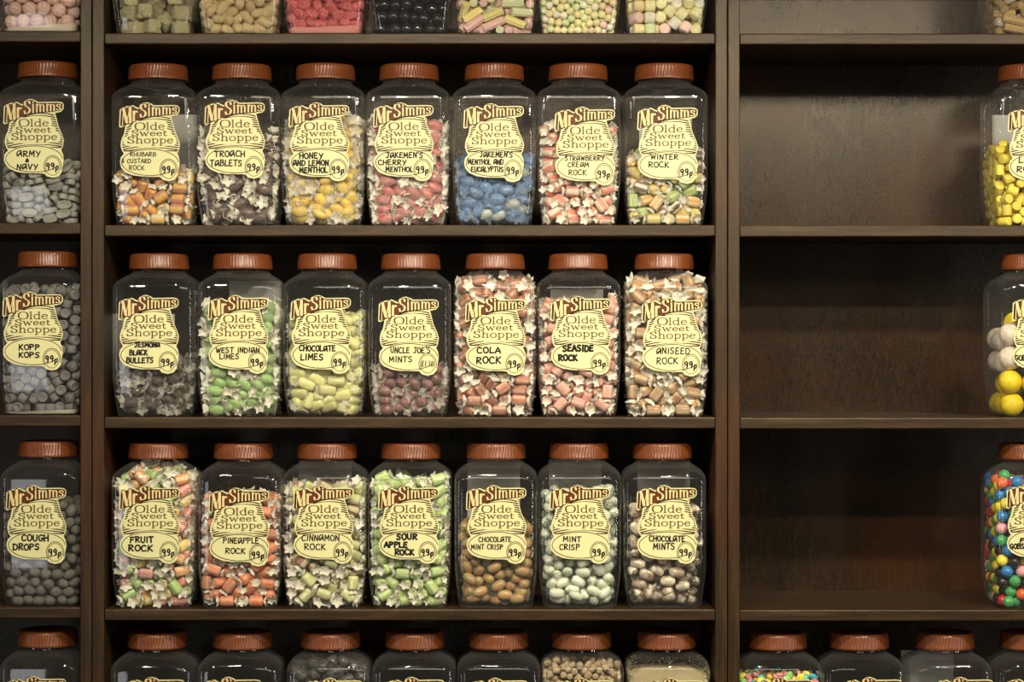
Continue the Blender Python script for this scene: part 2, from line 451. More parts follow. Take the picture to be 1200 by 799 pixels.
def label_meshes():
    bm = bmesh.new()
    poly(bm, OUTLINE, 0, 0, 0, True)
    # oval and price ring printed on the paper
    for i, r in enumerate((0,)):
        ribbon(bm, ell_pts(322, 578, 241, 112, 64, 0.50, 2 * PI - 0.02), 6.5, 1, 1, False)
    pring = ell_pts(480, 640, 80, 96, 40)[:-1]
    poly(bm, pring, 1.5, 0)
    ribbon(bm, ell_pts(480, 640, 74, 90, 48, PI * .78, PI * 2.12), 6, 2, 1, False)
    ribbon(bm, ell_pts(480, 640, 62, 77, 48), 5, 2, 1, False)
    paper = finish(bm, 'label_paper', [PAPER, INK_DARK])
    bm = bmesh.new()
    poly(bm, inset_banner(-5), 1, 1)
    poly(bm, inset_banner(4), 2, 0)
    basel = [(60, 270), (75, 264), (150, 236), (215, 212), (245, 194), (320, 180), (400, 171), (560, 159)]
    capl = [(60, 130), (75, 126), (150, 112), (215, 104), (245, 82), (330, 82), (560, 90)]
    def fm(s, y):
        u = 82 + s * 470
        b, c = interp(basel, u), interp(capl, u)
        return (u, b + (c - b) * y)
    serif_text(bm, 'Mr Simms', fm, 3, 1, 14, 4, 14)
    serif_text(bm, 'Mr Simms', fm, 4, 2, 14, 4)
    banner = finish(bm, 'banner', [INK_BROWN, INK_DARK, INK_CREAM])
    bm = bmesh.new()
    # hatched hive: bowed strokes, then the cream cloud the words sit on
    left = [(190, 330), (215, 200), (240, 150), (270, 125), (340, 108), (400, 86), (440, 84), (480, 98), (500, 112)]
    right = [(190, 490), (240, 508), (300, 524), (340, 540), (372, 556), (420, 568), (470, 560), (500, 548)]
    for k in range(16):
        v0 = 205 + k * 19
        a, b = interp(left, v0 + 8), interp(right, v0)
        pts, ws = [], []
        for i in range(17):
            t = i / 16; u = a + (b - a) * t
            v = v0 + 26 * (2 * t - 1) ** 2 - 16 - 18 * (t - .5)
            if v > 480: v = 480
            pts.append((u, v)); ws.append(4 + 7 * abs(2 * t - 1))
        ribbon(bm, pts, ws, 1, 0, False)
    cloud = [(178, 242), (200, 222), (260, 226), (320, 212), (390, 222), (452, 224), (474, 262), (466, 292), (500, 304), (508, 340), (538, 360), (548, 402), (522, 436),
             (450, 438), (400, 454), (330, 444), (240, 446), (120, 434), (96, 402), (108, 364), (136, 344), (134, 318), (158, 300), (166, 268)]
    poly(bm, cloud, 2, 1, 3)
    # the oval's paper covers the lower strokes
    poly(bm, ell_pts(322, 578, 250, 121, 48)[:-1], 1.2, 1)
    ribbon(bm, ell_pts(322, 578, 241, 112, 64, 0.50, 2 * PI - 0.02), 6.5, 1.4, 2, False)
    for text, u0, u1, b, c in (('Olde', 192, 446, 300, 240), ('Sweet', 165, 466, 352, 306), ('Shoppe', 128, 518, 415, 360)):
        serif_text(bm, text, lambda s, y: (u0 + s * (u1 - u0), b + (c - b) * y), 3, 3, 11, 6)
    hive = finish(bm, 'hive', [INK_DARK, PAPER, INK_DARK, INK_OLIVE])
    return paper, banner, hive
PAPER_ME, BANNER_ME, HIVE_ME = label_meshes()

# --- marker pen capitals
def _p(*p): return ('l', p)
PEN = {
 'A': [_c((0, 0), (.12, .5), (.3, 1)), _c((.3, 1), (.48, .55), (.62, 0)), _p((.08, .34), (.56, .38))],
 'a': [_c((.58, 1), (.2, .92), (.02, .5), (.1, .05), (.34, .3), (.55, .8), (.6, .5), (.66, 0)), _p((.2, .35), (.62, .38))],
 'B': [_p((.04, 0), (.06, 1)), _c((.06, 1), (.45, .92), (.42, .62), (.1, .54)), _c((.1, .54), (.55, .46), (.5, .08), (.04, 0))],
 'C': [_c((.55, .86), (.34, 1), (.1, .8), (.04, .4), (.2, .04), (.58, .1))],
 'D': [_p((.05, 0), (.07, 1)), _c((.0, 1), (.42, .92), (.6, .5), (.42, .06), (.02, 0))],
 'E': [_p((.08, 1), (.05, 0)), _p((.08, 1), (.5, .98)), _p((.07, .52), (.42, .54)), _p((.05, 0), (.52, .03))],
 'F': [_p((.08, 1), (.05, 0)), _p((.08, 1), (.54, .98)), _p((.07, .52), (.42, .54))],
 'G': [_c((.55, .86), (.34, 1), (.1, .8), (.04, .4), (.2, .04), (.5, .08), (.56, .42)), _p((.36, .42), (.62, .42))],
 'H': [_p((.06, 1), (.04, 0)), _p((.56, 1), (.54, 0)), _p((.05, .5), (.55, .52))],
 'I': [_p((.14, 1), (.12, 0))],
 'J': [_c((.42, 1), (.42, .4), (.3, .02), (.04, .12)), _p((.16, 1), (.62, 1))],
 'K': [_p((.06, 1), (.05, 0)), _p((.5, 1), (.08, .46)), _p((.14, .52), (.56, 0))],
 'L': [_p((.08, 1), (.05, 0)), _p((.05, 0), (.5, .04))],
 'M': [_p((.05, 0), (.1, 1)), _p((.1, 1), (.36, .3)), _p((.36, .3), (.62, 1)), _p((.62, 1), (.68, 0))],
 'N': [_p((.05, 0), (.08, 1)), _p((.08, 1), (.52, 0)), _p((.52, 0), (.55, 1))],
 'O': [_c((.32, 1), (.08, .82), (.03, .42), (.22, .02), (.5, .1), (.6, .5), (.5, .88), (.32, 1))],
 'P': [_p((.06, 0), (.08, 1)), _c((.02, .98), (.45, .95), (.5, .65), (.08, .46))],
 'R': [_p((.06, 0), (.08, 1)), _c((.02, .98), (.45, .95), (.48, .65), (.1, .48)), _p((.1, .48), (.58, 0))],
 'S': [_c((.5, .9), (.3, 1), (.08, .84), (.14, .6), (.42, .44), (.48, .18), (.28, 0), (.02, .1))],
 'T': [_p((.3, 1), (.28, 0)), _p((0, .98), (.6, 1))],
 'U': [_c((.05, 1), (.06, .3), (.26, 0), (.5, .2), (.54, 1))],
 'V': [_p((.02, 1), (.28, 0)), _p((.28, 0), (.56, 1))],
 'W': [_p((.02, 1), (.2, 0)), _p((.2, 0), (.38, .8)), _p((.38, .8), (.56, 0)), _p((.56, 0), (.76, 1))],
 'X': [_p((0, 1), (.56, 0)), _p((.54, 1), (0, 0))],
 'Y': [_p((.02, 1), (.3, .46)), _p((.58, 1), (.2, -.06))],
 '&': [_c((.55, .1), (.2, .7), (.3, 1), (.45, .8), (.08, .3), (.2, 0), (.4, .1), (.56, .4))],
 "'": [_p((.1, 1.1), (.06, .85))],
 '9': [_c((.46, .8), (.28, 1), (.06, .82), (.1, .55), (.32, .52), (.46, .8)), _c((.46, .8), (.44, .4), (.36, 0))],
 'p': [_p((.08, .66), (.06, -.3)), _c((.06, .56), (.3, .7), (.44, .45), (.3, .12), (.06, .14))],
 '1': [_p((.14, 1), (.12, 0))],
 '0': [_c((.28, 1), (.06, .7), (.08, .2), (.28, 0), (.46, .3), (.46, .75), (.28, 1))],
 '.': [_p((.1, .02), (.11, .04))],
 '#': [_c((.5, .84), (.34, 1), (.2, .8), (.2, .3), (.06, .02)), _p((.06, .02), (.52, .04)), _p((.04, .48), (.42, .5))],
 ' ': [],
}
PENW = {'I': .26, "'": .16, 'M': .74, 'W': .78, '1': .26, '.': .2, ' ': .36, 'L': .52, 'a': .68}
def pen_line(bm, text, u0, u1, base, cap, w, rng, layer=3.4):
    adv = [PENW.get(c, .6) + .15 for c in text]
    total = sum(adv) - .15
    x = 0
    for c, a in zip(text, adv):
        jy = rng.uniform(-.05, .05); js = rng.uniform(.94, 1.06); sl = rng.uniform(-.03, .05)
        for kind, pts in PEN[c]:
            P = catmull(pts, 4) if kind == 'c' else [pts[0], tuple((p + q) / 2 for p, q in zip(*pts)), pts[1]]
            Q = [(u0 + (u1 - u0) * (x + px + sl * py) / total, base - cap * (jy + py * js)) for px, py in P]
            ribbon(bm, Q, w, layer)
        x += a
def name_mesh(lines, seed, w):
    bm = bmesh.new(); rng = random.Random(seed)
    for text, u0, u1, b, c in lines: pen_line(bm, text, u0, u1, b, c, w * 1.22, rng)
    return finish(bm, 'handwritten_name', MARKER)
def price_mesh(text):
    bm = bmesh.new(); rng = random.Random(5)
    if text == '99p': pen_line(bm, '99', 426, 496, 668, 52, 12, rng); pen_line(bm, 'p', 504, 534, 672, 48, 12, rng)
    else: pen_line(bm, '#1.10', 424, 534, 660, 44, 8, rng)
    return finish(bm, 'price', MARKER)
PRICE, PRICE110 = price_mesh('99p'), price_mesh('#1.10')

def back_label_mesh():
    bm = bmesh.new()
    bmesh.ops.create_cube(bm, size=1)
    for v in bm.verts: v.co = Vector((v.co.x * 0.080, v.co.y * 0.0003, v.co.z * 0.105))
    return finish(bm, 'back_label', BACK_PAPER)
BACKL = back_label_mesh()

# ------------------------------------------------------------------ sweets: meshes in centimetres
CM = 0.01
def superq(bm, a, b, c, e1, e2, nu=14, nv=9, mi=0):
    """superellipsoid with its long axis on x"""
    def sp(v, e): return math.copysign(abs(v) ** e, v)
    rings = []
    for i in range(1, nv):
        t = -PI / 2 + PI * i / nv
        ct, st = sp(math.cos(t), e1), sp(math.sin(t), e1)
        rings.append([(a * st * CM, b * ct * sp(math.cos(2 * PI * j / nu), e2) * CM, c * ct * sp(math.sin(2 * PI * j / nu), e2) * CM) for j in range(nu)])
    R = [[bm.verts.new(p) for p in r] for r in rings]
    for p, q in zip(R, R[1:]):
        for j in range(nu): bm.faces.new((p[j], p[(j + 1) % nu], q[(j + 1) % nu], q[j])).material_index = mi
    lo, hi = bm.verts.new((-a * CM, 0, 0)), bm.verts.new((a * CM, 0, 0))
    for j in range(nu):
        bm.faces.new((lo, R[0][(j + 1) % nu], R[0][j])); bm.faces.new((hi, R[-1][j], R[-1][(j + 1) % nu]))
def rough_up(bm, amt, seed):
    rng = random.Random(seed)
    from mathutils import noise as mn
    off = Vector((rng.random() * 50, rng.random() * 50, 3))
    for v in bm.verts: v.co += v.co.normalized() * amt * CM * mn.noise(v.co * 160 + off)
def sweet_mesh(name, kind, mat, seed=1):
    bm = bmesh.new()
    if kind == 'rock': superq(bm, 1.0, .78, .78, .28, 1, 16, 12)
    elif kind == 'oval': superq(bm, 1.22, .88, .76, .9, 1)
    elif kind == 'cushion': superq(bm, 1.32, .84, .76, .5, .8, 16, 12)
    elif kind == 'crisp': superq(bm, 1.16, .80, .76, .8, 1)
    elif kind == 'bullet': superq(bm, .98, .86, .8, .9, 1)
    elif kind == 'drop': superq(bm, .95, .8, .76, 1, 1); rough_up(bm, .07, seed)
    elif kind == 'lozenge':
        rings = []
        for z, s in ((-.40, .80), (-.40, .90), (-.30, 1), (.30, 1), (.40, .90), (.40, .80), (.34, .74)):
            rings.append([(1.12 * s * math.copysign(abs(math.cos(t)) ** .7, math.cos(t)) * CM, .66 * s * math.copysign(abs(math.sin(t)) ** .9, math.sin(t)) * CM, z * CM) for t in [2 * PI * i / 24 for i in range(24)]])
        loft(bm, rings)
    elif kind == 'pellet':
        rings = []
        for x, r in ((-.50, .45), (-.6, .58), (-.58, .68), (-.48, .75), (.48, .75), (.58, .68), (.6, .58), (.50, .45)):
            rings.append([(x * CM, r * math.cos(2 * PI * i / 18) * CM, r * math.sin(2 * PI * i / 18) * CM) for i in range(18)])
        loft(bm, rings)
    elif kind == 'ball': superq(bm, .9, .9, .9, 1, 1, 20, 12)
    elif kind == 'bigball': superq(bm, 1.75, 1.75, 1.75, 1, 1, 28, 18)
    elif kind == 'pinkball': superq(bm, 1.05, 1.05, 1.05, 1, 1, 20, 12)
    elif kind == 'miniball': superq(bm, .58, .58, .58, 1, 1, 12, 8)
    elif kind == 'bean': superq(bm, .66, .6, .36, 1, 1, 12, 8)
    elif kind == 'cube': superq(bm, 1.13, 1.13, 1.08, .34, .34, 36, 22); rough_up(bm, .34, seed)
    elif kind == 'fizzy': superq(bm, 1.1, .86, .7, .7, .8, 14, 10); rough_up(bm, .22, seed)
    elif kind == 'stick':
        rings = []
        for x, r in ((-1.6, .5), (-1.57, .6), (1.57, .6), (1.6, .5)):
            rings.append([(x * CM, r * (1 + .07 * math.cos(8 * t)) * math.cos(t) * CM, r * (1 + .07 * math.cos(8 * t)) * math.sin(t) * CM) for t in [2 * PI * i / 48 for i in range(48)]])
        loft(bm, rings)
    elif kind == 'chunk': superq(bm, .82, .72, .72, .22, 1, 16, 12)
    elif kind == 'nugget': superq(bm, .6, .5, .5, .6, .9, 12, 9); rough_up(bm, .12, seed)
    elif kind == 'mallow': superq(bm, .82, .86, .86, .35, 1, 16, 12); rough_up(bm, .05, seed)
    return finish(bm, name, mat, True, 60)
TAILX = {'rock': .98, 'oval': 1.14, 'cushion': 1.24, 'crisp': 1.08, 'bullet': .9}
BODYQ = {'rock': (1.03, .83, .83, .35, 1), 'oval': (1.30, .97, .86, .9, 1), 'cushion': (1.37, .89, .81, .5, .8), 'crisp': (1.2, .85, .81, .8, 1), 'bullet': (1.03, .92, .85, .9, 1)}
def wrapper_mesh(kind, mat, seed, big=1.0, sheath=None):
    """a sweet's wrapper: a thin sheath over it and two twisted, fanned-out ends"""
    rng = random.Random(seed); bm = bmesh.new(); n = 20
    x0 = TAILX[kind]
    superq(bm, *BODYQ[kind], 18, 12, 1); rough_up(bm, .34 if kind == 'oval' else .18, seed)
    for f in bm.faces: f.material_index = 1
    for s in (-1, 1):
        ph = rng.uniform(0, 6); fl = rng.uniform(.45, .9); bend = rng.uniform(-.35, .35)
        rings = []
        for x, r, cr in ((-.16, .44, .04), (.02, .07, .10), (.14, .34, .14), (.30, .54, .18), (.46, .66, .20)):
            ring = []
            for i in range(n):
                a = 2 * PI * i / n
                rr = r * big * (1 + cr * math.cos(5 * a + ph) + cr * .3 * (rng.random() - .5))
                ring.append((s * (x0 + x * big + .22 * x * rng.uniform(-1, 1)) * CM, (rr * math.cos(a) + bend * x) * CM, (rr * math.sin(a) * fl + bend * x) * CM))
            rings.append(ring)
        loft(bm, rings, (False, False))
    return finish(bm, 'wrapper', [mat, sheath or SHEATH], True, 35)

PACKS = {
 'ball': (7,-67,9,3,99,9,-95,-91,9,-49,-99,9,-13,-99,9,23,-99,9,64,-99,9,99,-81,9,-99,-55,9,-65,-67,9,-29,-67,9,62,-42,9,98,-45,9,-99,-19,9,-59,-12,9,99,-9,9,-99,17,9,-61,24,9,28,1,9,99,36,9,-76,59,9,99,72,9,-99,88,9,-65,99,9,-31,87,9,39,
  99,9,75,99,9,34,-53,19,-76,-37,19,65,-71,20,-99,44,20,-11,-51,22,99,14,23,86,-99,23,57,86,23,43,-99,24,-8,21,24,-79,15,24,-57,53,24,95,91,24,-84,76,24,-16,99,24,-50,88,24,-47,-64,25,-42,-28,25,99,-63,25,63,-24,25,99,-27,25,12,-78,
  26,-89,-98,26,-99,-63,27,-99,-14,27,-53,-99,27,-17,-99,27,43,-69,34,-64,-8,35,14,-48,36,-56,27,36,-82,-39,37,-99,30,37,-24,4,37,-20,-67,38,38,99,38,74,99,38,66,-99,38,-16,42,38,76,-58,38,-86,99,38,99,-85,39,-63,71,39,25,-99,39,
  -23,-32,39,99,74,40,47,-36,40,-99,65,40,-34,99,40,2,99,40,99,4,40,-52,-55,42,99,-32,43,-79,-99,44,-95,-3,44,-45,-90,44,-99,-68,44,-10,-99,45,-43,48,50,-50,-23,50,-62,99,51,7,-72,52,-71,21,53,12,-36,53,-99,-34,53,47,-94,53,41,-59,
  53,84,-99,53,55,99,54,91,96,54,99,-66,54,-99,43,54,-25,-53,54,-99,88,54,72,-41,54,21,89,55,99,25,55,-71,66,57,99,61,57,-68,-50,58,-97,-90,59,-24,99,59,-61,-85,60,-17,-90,62,-44,5,62,-99,11,63,-75,-16,63,-10,68,65,-99,-57,67,-39,
  -29,67,-99,65,68,-53,90,68,-75,35,69,41,94,70,5,99,70,-88,99,70,92,95,72,-79,-99,74,-99,-25,75,-64,4,77,-70,65,78,-26,99,79,-99,10,81,64,99,83,-99,46,83,-66,99,84,-99,82,85,27,99,86,99,87,89,-96,-91,89,-61,-99,89,-64,71,96,-38,99,
  96,-86,99,99,-29,65,100,56,99,101,21,99,104,91,96,106,-99,-82,106,4,68,107,-68,-99,107,-13,99,109,-48,96,113,-68,66,114,-83,99,117,-25,69,118,54,99,119,-89,-98,121,16,99,122,-49,-99,122,-99,68,123,88,98,124,-19,99,127,-51,63,130,
  -54,99,131,-11,-99,131,-18,55,134,-99,-73,135,-89,98,135,59,99,136,7,81,137,-42,-91,140,99,87,140,-99,65,140,-77,-99,141,-66,-65,144,-20,99,145,-42,71,147,-64,99,148,13,99,152,76,99,152,-97,89,154,-55,-99,156,-91,-96,158,-99,-61,
  158,-38,99,161,44,99,161,-65,-67,163,-55,68,163,-73,99,166,-5,99,168,90,96,169,-99,77,171,-68,-99,173,-99,-81,174,-99,-45,174,-99,-9,175,-99,27,176,59,99,178,-46,99,178,23,99,179,-67,70,180,27,12,181,-67,-64,181,-9,16,182,-66,34,
  182,-47,-35,183,82,33,184,-33,62,184,-88,99,184,-13,99,186,-99,57,186,90,97,187,99,2,187,-48,-99,188,-87,-99,188,17,-99,188,-79,3,188,-81,-33,188,-99,-64,189,99,62,190,-34,-4,190,71,-20,191,38,-69,192,35,-33,192,-51,85,194,2,-64,
  195),
 'bigball': (-80,-82,18,-10,-82,18,80,-82,18,-82,7,18,-15,-12,18,82,-12,18,-82,80,18,-12,73,18,79,73,18,-62,-50,47,58,16,47,63,-54,48,-12,16,49,12,82,50,-58,82,50,-82,16,52,0,-82,52,82,80,52,18,-14,77,-51,-82,78,82,14,80,-52,-12,80,-82,57,81,
  82,-56,82,11,82,85,80,82,87,12,-18,112,82,-12,113,-80,82,113,80,-82,115,80,82,122,-82,33,138,54,26,138),
 'chunk': (-96,-95,7,44,0,-29,-102,7,0,0,4,-103,7,60,0,43,-97,7,-26,0,95,-96,7,14,0,-103,-57,7,-30,0,-25,-64,7,13,0,-98,19,7,-5,0,-98,52,7,23,0,-86,81,7,-8,0,55,-58,7,19,0,-71,-69,7,-59,0,-99,-26,7,60,0,-44,-42,7,12,0,96,-52,7,-42,0,35,-32,
  8,-60,29,-60,-100,11,30,1,77,-77,15,-11,15,-103,-3,17,30,12,-4,-84,18,-38,13,-16,-37,18,-39,17,29,-97,20,36,0,-95,96,21,-45,9,58,-96,21,36,5,-101,31,21,60,0,-100,60,21,0,1,-37,-100,21,30,0,-98,-43,21,-59,1,-62,-69,21,2,0,46,-61,
  22,-2,5,97,-56,22,54,0,-98,-74,22,3,1,-90,-102,23,45,29,95,-95,24,-45,4,-19,-68,28,-35,15,-100,-19,29,-59,0,-61,-99,29,-29,1,12,-66,31,-2,6,15,-102,33,0,11,-103,12,33,-30,17,-69,-54,34,2,0,-22,-102,35,0,19,43,-70,35,-1,6,-102,-62,
  36,-28,12,-102,55,36,-30,0,95,-78,36,-50,3,65,-102,37,0,27,-87,-96,39,-24,2,-41,-83,40,4,16,-95,89,42,5,15,-101,-13,43,0,0,-6,-63,43,-14,6,38,-101,44,30,0,2,-100,46,-30,0,-71,-69,46,46,8,103,-27,47,-30,7,-102,-45,47,-30,12,96,-91,
  50,-50,3,-46,-54,50,14,5,31,-70,52,0,27,-70,-103,52,-60,7,101,-56,52,60,0,-103,12,53,30,11,66,-69,53,1,3,-22,-100,54,30,0,68,-103,54,0,26,-103,66,54,30,16,-66,-16,55,-2,1,-103,-73,56,-30,12,-21,-70,57,-59,21,-101,-23,57,0,0,40,
  -101,58,30,0,9,-102,60,60,1,-72,-76,61,26,9,-102,43,62,30,16,-45,-101,63,30,0,-65,-41,63,0,4,-101,-47,65,0,0,2,-63,66,35,10,103,-78,67,30,28,-31,-41,67,-3,3,87,-102,69,1,27,-81,-9,69,-11,2,-79,-102,70,0,6,-43,-70,70,-59,21,-20,
  -101,70,-30,0,34,-66,71,-2,14,-100,72,71,59,1,-103,23,72,30,16,37,-101,72,-30,0,-72,-53,77,-37,21,-51,-101,77,30,0,-102,-48,80,-30,28,-101,50,80,60,0,101,-73,82,60,0,-103,-86,82,30,27,-103,-3,84,30,27,80,-101,85,59,3,-95,88,85,
  -14,0,-74,-101,86,30,0,-77,-62,91,20,9,103,-45,94,30,2,-103,33,95,30,0,-103,-50,97,-30,28,102,-79,97,30,2,-89,-96,99,11,3,-97,86,99,5,2,-103,2,100,30,27,72,-103,101,60,3,-63,-80,102,-22,16,-74,-45,107,-38,15,-103,-79,109,-30,13,
  -97,65,110,56,5,94,-77,111,2,8,-103,-26,112,30,14,-101,34,112,-32,8,-59,-103,113,60,7,-37,21,116,3,11,-100,5,117,-1,1,-86,-66,118,-38,15,83,-99,119,0,6),
 'cube': (-62,-68,11,60,0,-44,84,-82,11,60,0,-52,12,45,11,60,0,2,59,73,12,60,-30,60,5,-1,12,-30,0,2,-91,-8,12,-30,0,26,82,35,12,30,0,6,-5,-86,12,30,0,-19,84,-19,12,-30,0,36,34,-48,22,47,-13,11,-71,-67,32,0,0,-39,83,-86,32,0,0,-52,13,39,33,
  1,1,48,-93,3,34,0,0,0,-23,-94,34,0,0,-30,85,87,35,60,30,60,94,35,35,30,0,31,-48,16,35,0,30,0,87,-34,35,30,0,-23,-8,-36,35,-19,8,-6,52,7,48,38,-10,36,68,-93,54,-60,0,-31,-6,5,54,-43,-13,33,-92,69,54,58,1,30,-71,-66,54,60,30,60,-95,
  20,56,30,0,-30,-41,68,57,-32,0,33,88,79,58,30,0,-60,39,86,58,30,0,-34),
 'drop': (-62,-55,7,-58,4,-94,-67,7,41,4,-45,-21,7,52,4,92,-9,7,3,4,-66,98,7,-50,2,98,-91,7,12,4,99,23,7,12,4,-100,37,7,43,4,-80,-101,7,54,0,-21,-57,7,13,0,43,-68,7,-21,0,25,-99,7,5,3,-12,-101,7,3,3,101,88,7,-28,4,65,-98,8,-27,4,101,-48,8,
  29,4,-98,4,8,-57,4,-96,72,8,-11,4,-102,-31,8,34,4,-46,-99,8,-26,4,15,-46,8,-1,4,76,-67,8,-14,13,5,-74,9,59,18,-33,101,9,42,24,-77,-16,14,-43,13,102,54,16,-26,0,-45,-72,17,9,1,-93,98,17,11,7,-66,75,18,9,10,-102,-86,18,30,9,-53,-39,
  19,-16,1,-55,35,19,-34,1,100,-26,20,-17,3,84,-101,20,-5,1,101,-70,20,-34,2,-78,-66,20,-22,3,46,-101,20,4,3,26,-70,21,-38,9,-13,98,21,34,4,13,-32,22,-34,4,-17,-50,22,17,1,57,-72,22,-57,24,-75,-100,22,47,9,-5,-99,22,-25,4,78,-49,22,
  -33,13,-101,35,22,17,5,-95,3,23,1,4,-39,-100,23,60,8,-98,67,23,7,2,-102,-28,24,23,16,-45,99,25,-32,6,100,81,30,16,3,102,42,30,25,9,100,2,30,37,8,-73,-43,30,-12,12,1,-73,31,-18,8,-100,-59,31,-16,6,21,-100,31,-42,13,-76,102,31,56,0,
  -44,-75,32,-51,3,32,-49,32,58,9,-8,-27,33,11,0,65,-100,33,45,3,99,-91,34,10,9,99,-59,34,7,1,5,98,34,-26,5,-96,-94,34,-25,13,90,-29,34,-28,17,-21,-97,35,32,6,-91,21,35,11,3,-70,-15,35,-20,14,-101,83,35,-24,16,-62,-101,36,56,0,62,
  -45,36,32,3,-102,50,37,-23,18,39,-79,38,-45,13,-98,-34,40,-54,2,-76,-70,40,30,3,-23,-63,42,-57,20,98,64,42,-49,0,99,26,43,-11,1,-98,-5,44,58,4,-55,101,44,-47,1,65,-73,45,38,11,8,-38,45,15,4,11,-69,45,-2,4,100,-5,45,10,11,-82,64,
  46,42,10,-48,-80,46,-23,2,84,-100,46,14,7,-89,99,46,-24,15,49,-102,47,4,2,-63,-40,47,38,8,13,-100,48,26,19,-101,-59,49,16,8,102,-37,49,34,0,-77,-100,49,13,3,-20,-100,49,-47,3,100,-71,50,-9,15,-86,25,50,-20,5,-99,-27,54,6,1,27,-18,
  54,-20,2,-51,26,55,46,5,-9,-57,56,-31,1,-63,81,56,-7,8,-73,-70,56,-29,12,78,-55,56,-32,8,-43,-53,56,29,0,-101,-87,57,31,4,-102,53,57,34,5,-48,-100,58,10,0,48,-74,59,-21,24,-102,2,59,-23,18,69,-98,59,27,4,-28,98,61,-32,7,-72,51,61,
  -41,10,19,-46,61,47,8,33,-102,61,-56,3,15,-77,61,4,8,-91,98,62,19,2,-61,-18,62,12,17,-4,-102,64,-5,5,-99,-57,64,-55,5,102,-65,65,25,2,-77,-99,66,42,0,-52,-78,68,-45,14,90,-98,69,29,5,-23,-67,69,-29,11,71,-66,70,-18,3,-33,-100,73,
  13,3,60,-99,74,-31,6,76,-36,74,-18,13,43,-23,75,60,2,-78,-73,77,8,22,-94,-98,79,-11,10,102,-54,82,-49,24,101,-88,83,22,0,54,-45,85,-29,0,76,-69,87,44,21,61,-100,89,-47,2,-101,-74,90,44,16,88,-99,97,-27,7,100,-69,98,-16,9,46,-43,
  99,-38,3,71,-61,103,-40,6,100,-40,104,-19,6,-102,-86,105,28,12,64,-99,107,-23,11,99,-90,111,-32,3,102,-17,114,-37,14,55,-43,114,24,15,-91,-97,118,58,4,81,-101,122,-4,15,98,-76,124,-7,2,64,-63,125,41,3,102,-42,127,-33,10,-100,-89,
  132,-13,9,59,-98,132,-33,5,76,-38,135,25,9,47,-42,138,-29,5,70,-71,139,50,10,88,-101,140,10,22,102,-72,140,24,16,36,13,142,24,27,-79,-102,144,-56,6,101,-39,145,39,18,-101,-78,146,-24,11,101,49,146,-34,15,12,87,147,18,9,61,-99,148,
  -34,4,48,49,148,-51,12,67,-29,149,-43,5,72,76,149,32,2,-21,89,150,44,16),
 'lozenge': (-37,-88,4,0,0,27,-4,-62,4,0,0,8,94,-87,4,0,0,1,-88,-66,4,60,0,6,93,82,4,60,0,3,102,-27,4,-60,0,-31,37,-72,4,60,0,10,-93,-90,7,-30,2,-3,30,-102,7,30,2,58,66,-77,7,-30,-1,-43,-62,-93,8,34,1,-32,-6,-96,9,49,-7,20,-38,-71,13,-60,0,
  -32,103,-9,13,60,0,33,102,-81,13,0,1,33,73,-108,14,29,-4,0,-35,-109,15,30,-1,60,-76,-68,16,11,-1,-58,31,-102,19,59,-4,3,-75,-98,19,6,-5,9,47,-74,20,-40,-6,1,-106,-77,20,-29,0,32,8,-80,21,-53,17,15,94,15,21,-7,-3,-4,-32,-63,21,60,
  0,9,-11,-93,21,17,4,33,109,-51,22,30,-8,-30,90,-91,24,29,2,0,103,54,24,-2,-4,-30,31,-35,26,60,-3,-60,74,-108,27,29,-1,1,-38,-94,28,0,4,-38,-83,-101,28,-53,2,-3,-5,-57,29,-58,6,5,20,-93,30,17,2,32,-42,-39,33,38,1,55,42,-94,33,53,
  -12,-37,-8,-95,35,-54,-1,-26,-72,-53,35,-33,19,-46,-57,-84,35,57,11,52,17,-52,35,3,1,20,99,-89,35,60,-6,-39,-109,-67,36,-30,-16,-30,109,-49,37,30,-12,-30,69,-93,38,58,-4,-32,-44,-109,38,-30,3,60,-37,-64,39,-57,-8,-7,-2,-39,41,12,
  -12,-27,-89,-100,42,-54,10,-6,-77,-81,43,-35,5,48,28,-39,43,57,2,-27,51,-74,44,-34,3,-44,-9,-96,44,-5,4,42,16,-93,44,24,6,33,99,-90,45,0,6,20,-95,-54,48,-48,7,52,-54,-60,48,-23,3,-41,75,-94,49,27,-4,-31,-43,-94,50,-56,-2,-30,109,
  -41,52,30,-1,-30,29,-30,52,-59,-3,47,8,-54,53,49,9,-25,-8,-86,53,0,-5,-3,95,-71,54,32,7,43,44,-94,55,22,1,55,51,-57,57,22,4,11,-66,-95,58,-25,-6,-16,-72,-49,58,41,-4,-28,-104,-77,58,-39,-4,30,-37,-90,59,58,4,45,86,-95,60,4,1,40,
  -40,-41,60,11,0,-46,-101,-37,61,-2,17,-38,-5,-94,62,-55,-1,-32,22,-63,62,-22,-3,38,-17,-60,63,-58,-6,13,77,-54,63,-20,0,-46,37,-101,64,-53,-4,-1,-93,-86,66,21,6,25,48,-37,68,-58,3,3,94,-98,68,-59,-4,-48,109,-61,69,30,-17,-30,-95,
  -55,69,45,-5,-5,-79,-94,70,-39,2,27,-48,-88,70,14,-8,-28,7,-32,70,-1,13,58,52,-79,71,-52,3,-8,-38,-33,72,20,4,18,-86,-13,73,20,7,3,-13,-72,73,-34,3,-55,-12,-109,73,-30,7,60,86,-75,73,3,-11,-31,8,-92,75,30,1,60,32,-109,76,-30,3,60,
  -89,-44,76,-15,-3,-3,-58,-70,76,-13,10,31,-99,-89,78,-4,8,37,93,-52,79,12,1,-51,74,-102,85,-44,15,-59,94,-72,86,-19,2,-57,71,-14,87,-39,-7,15),
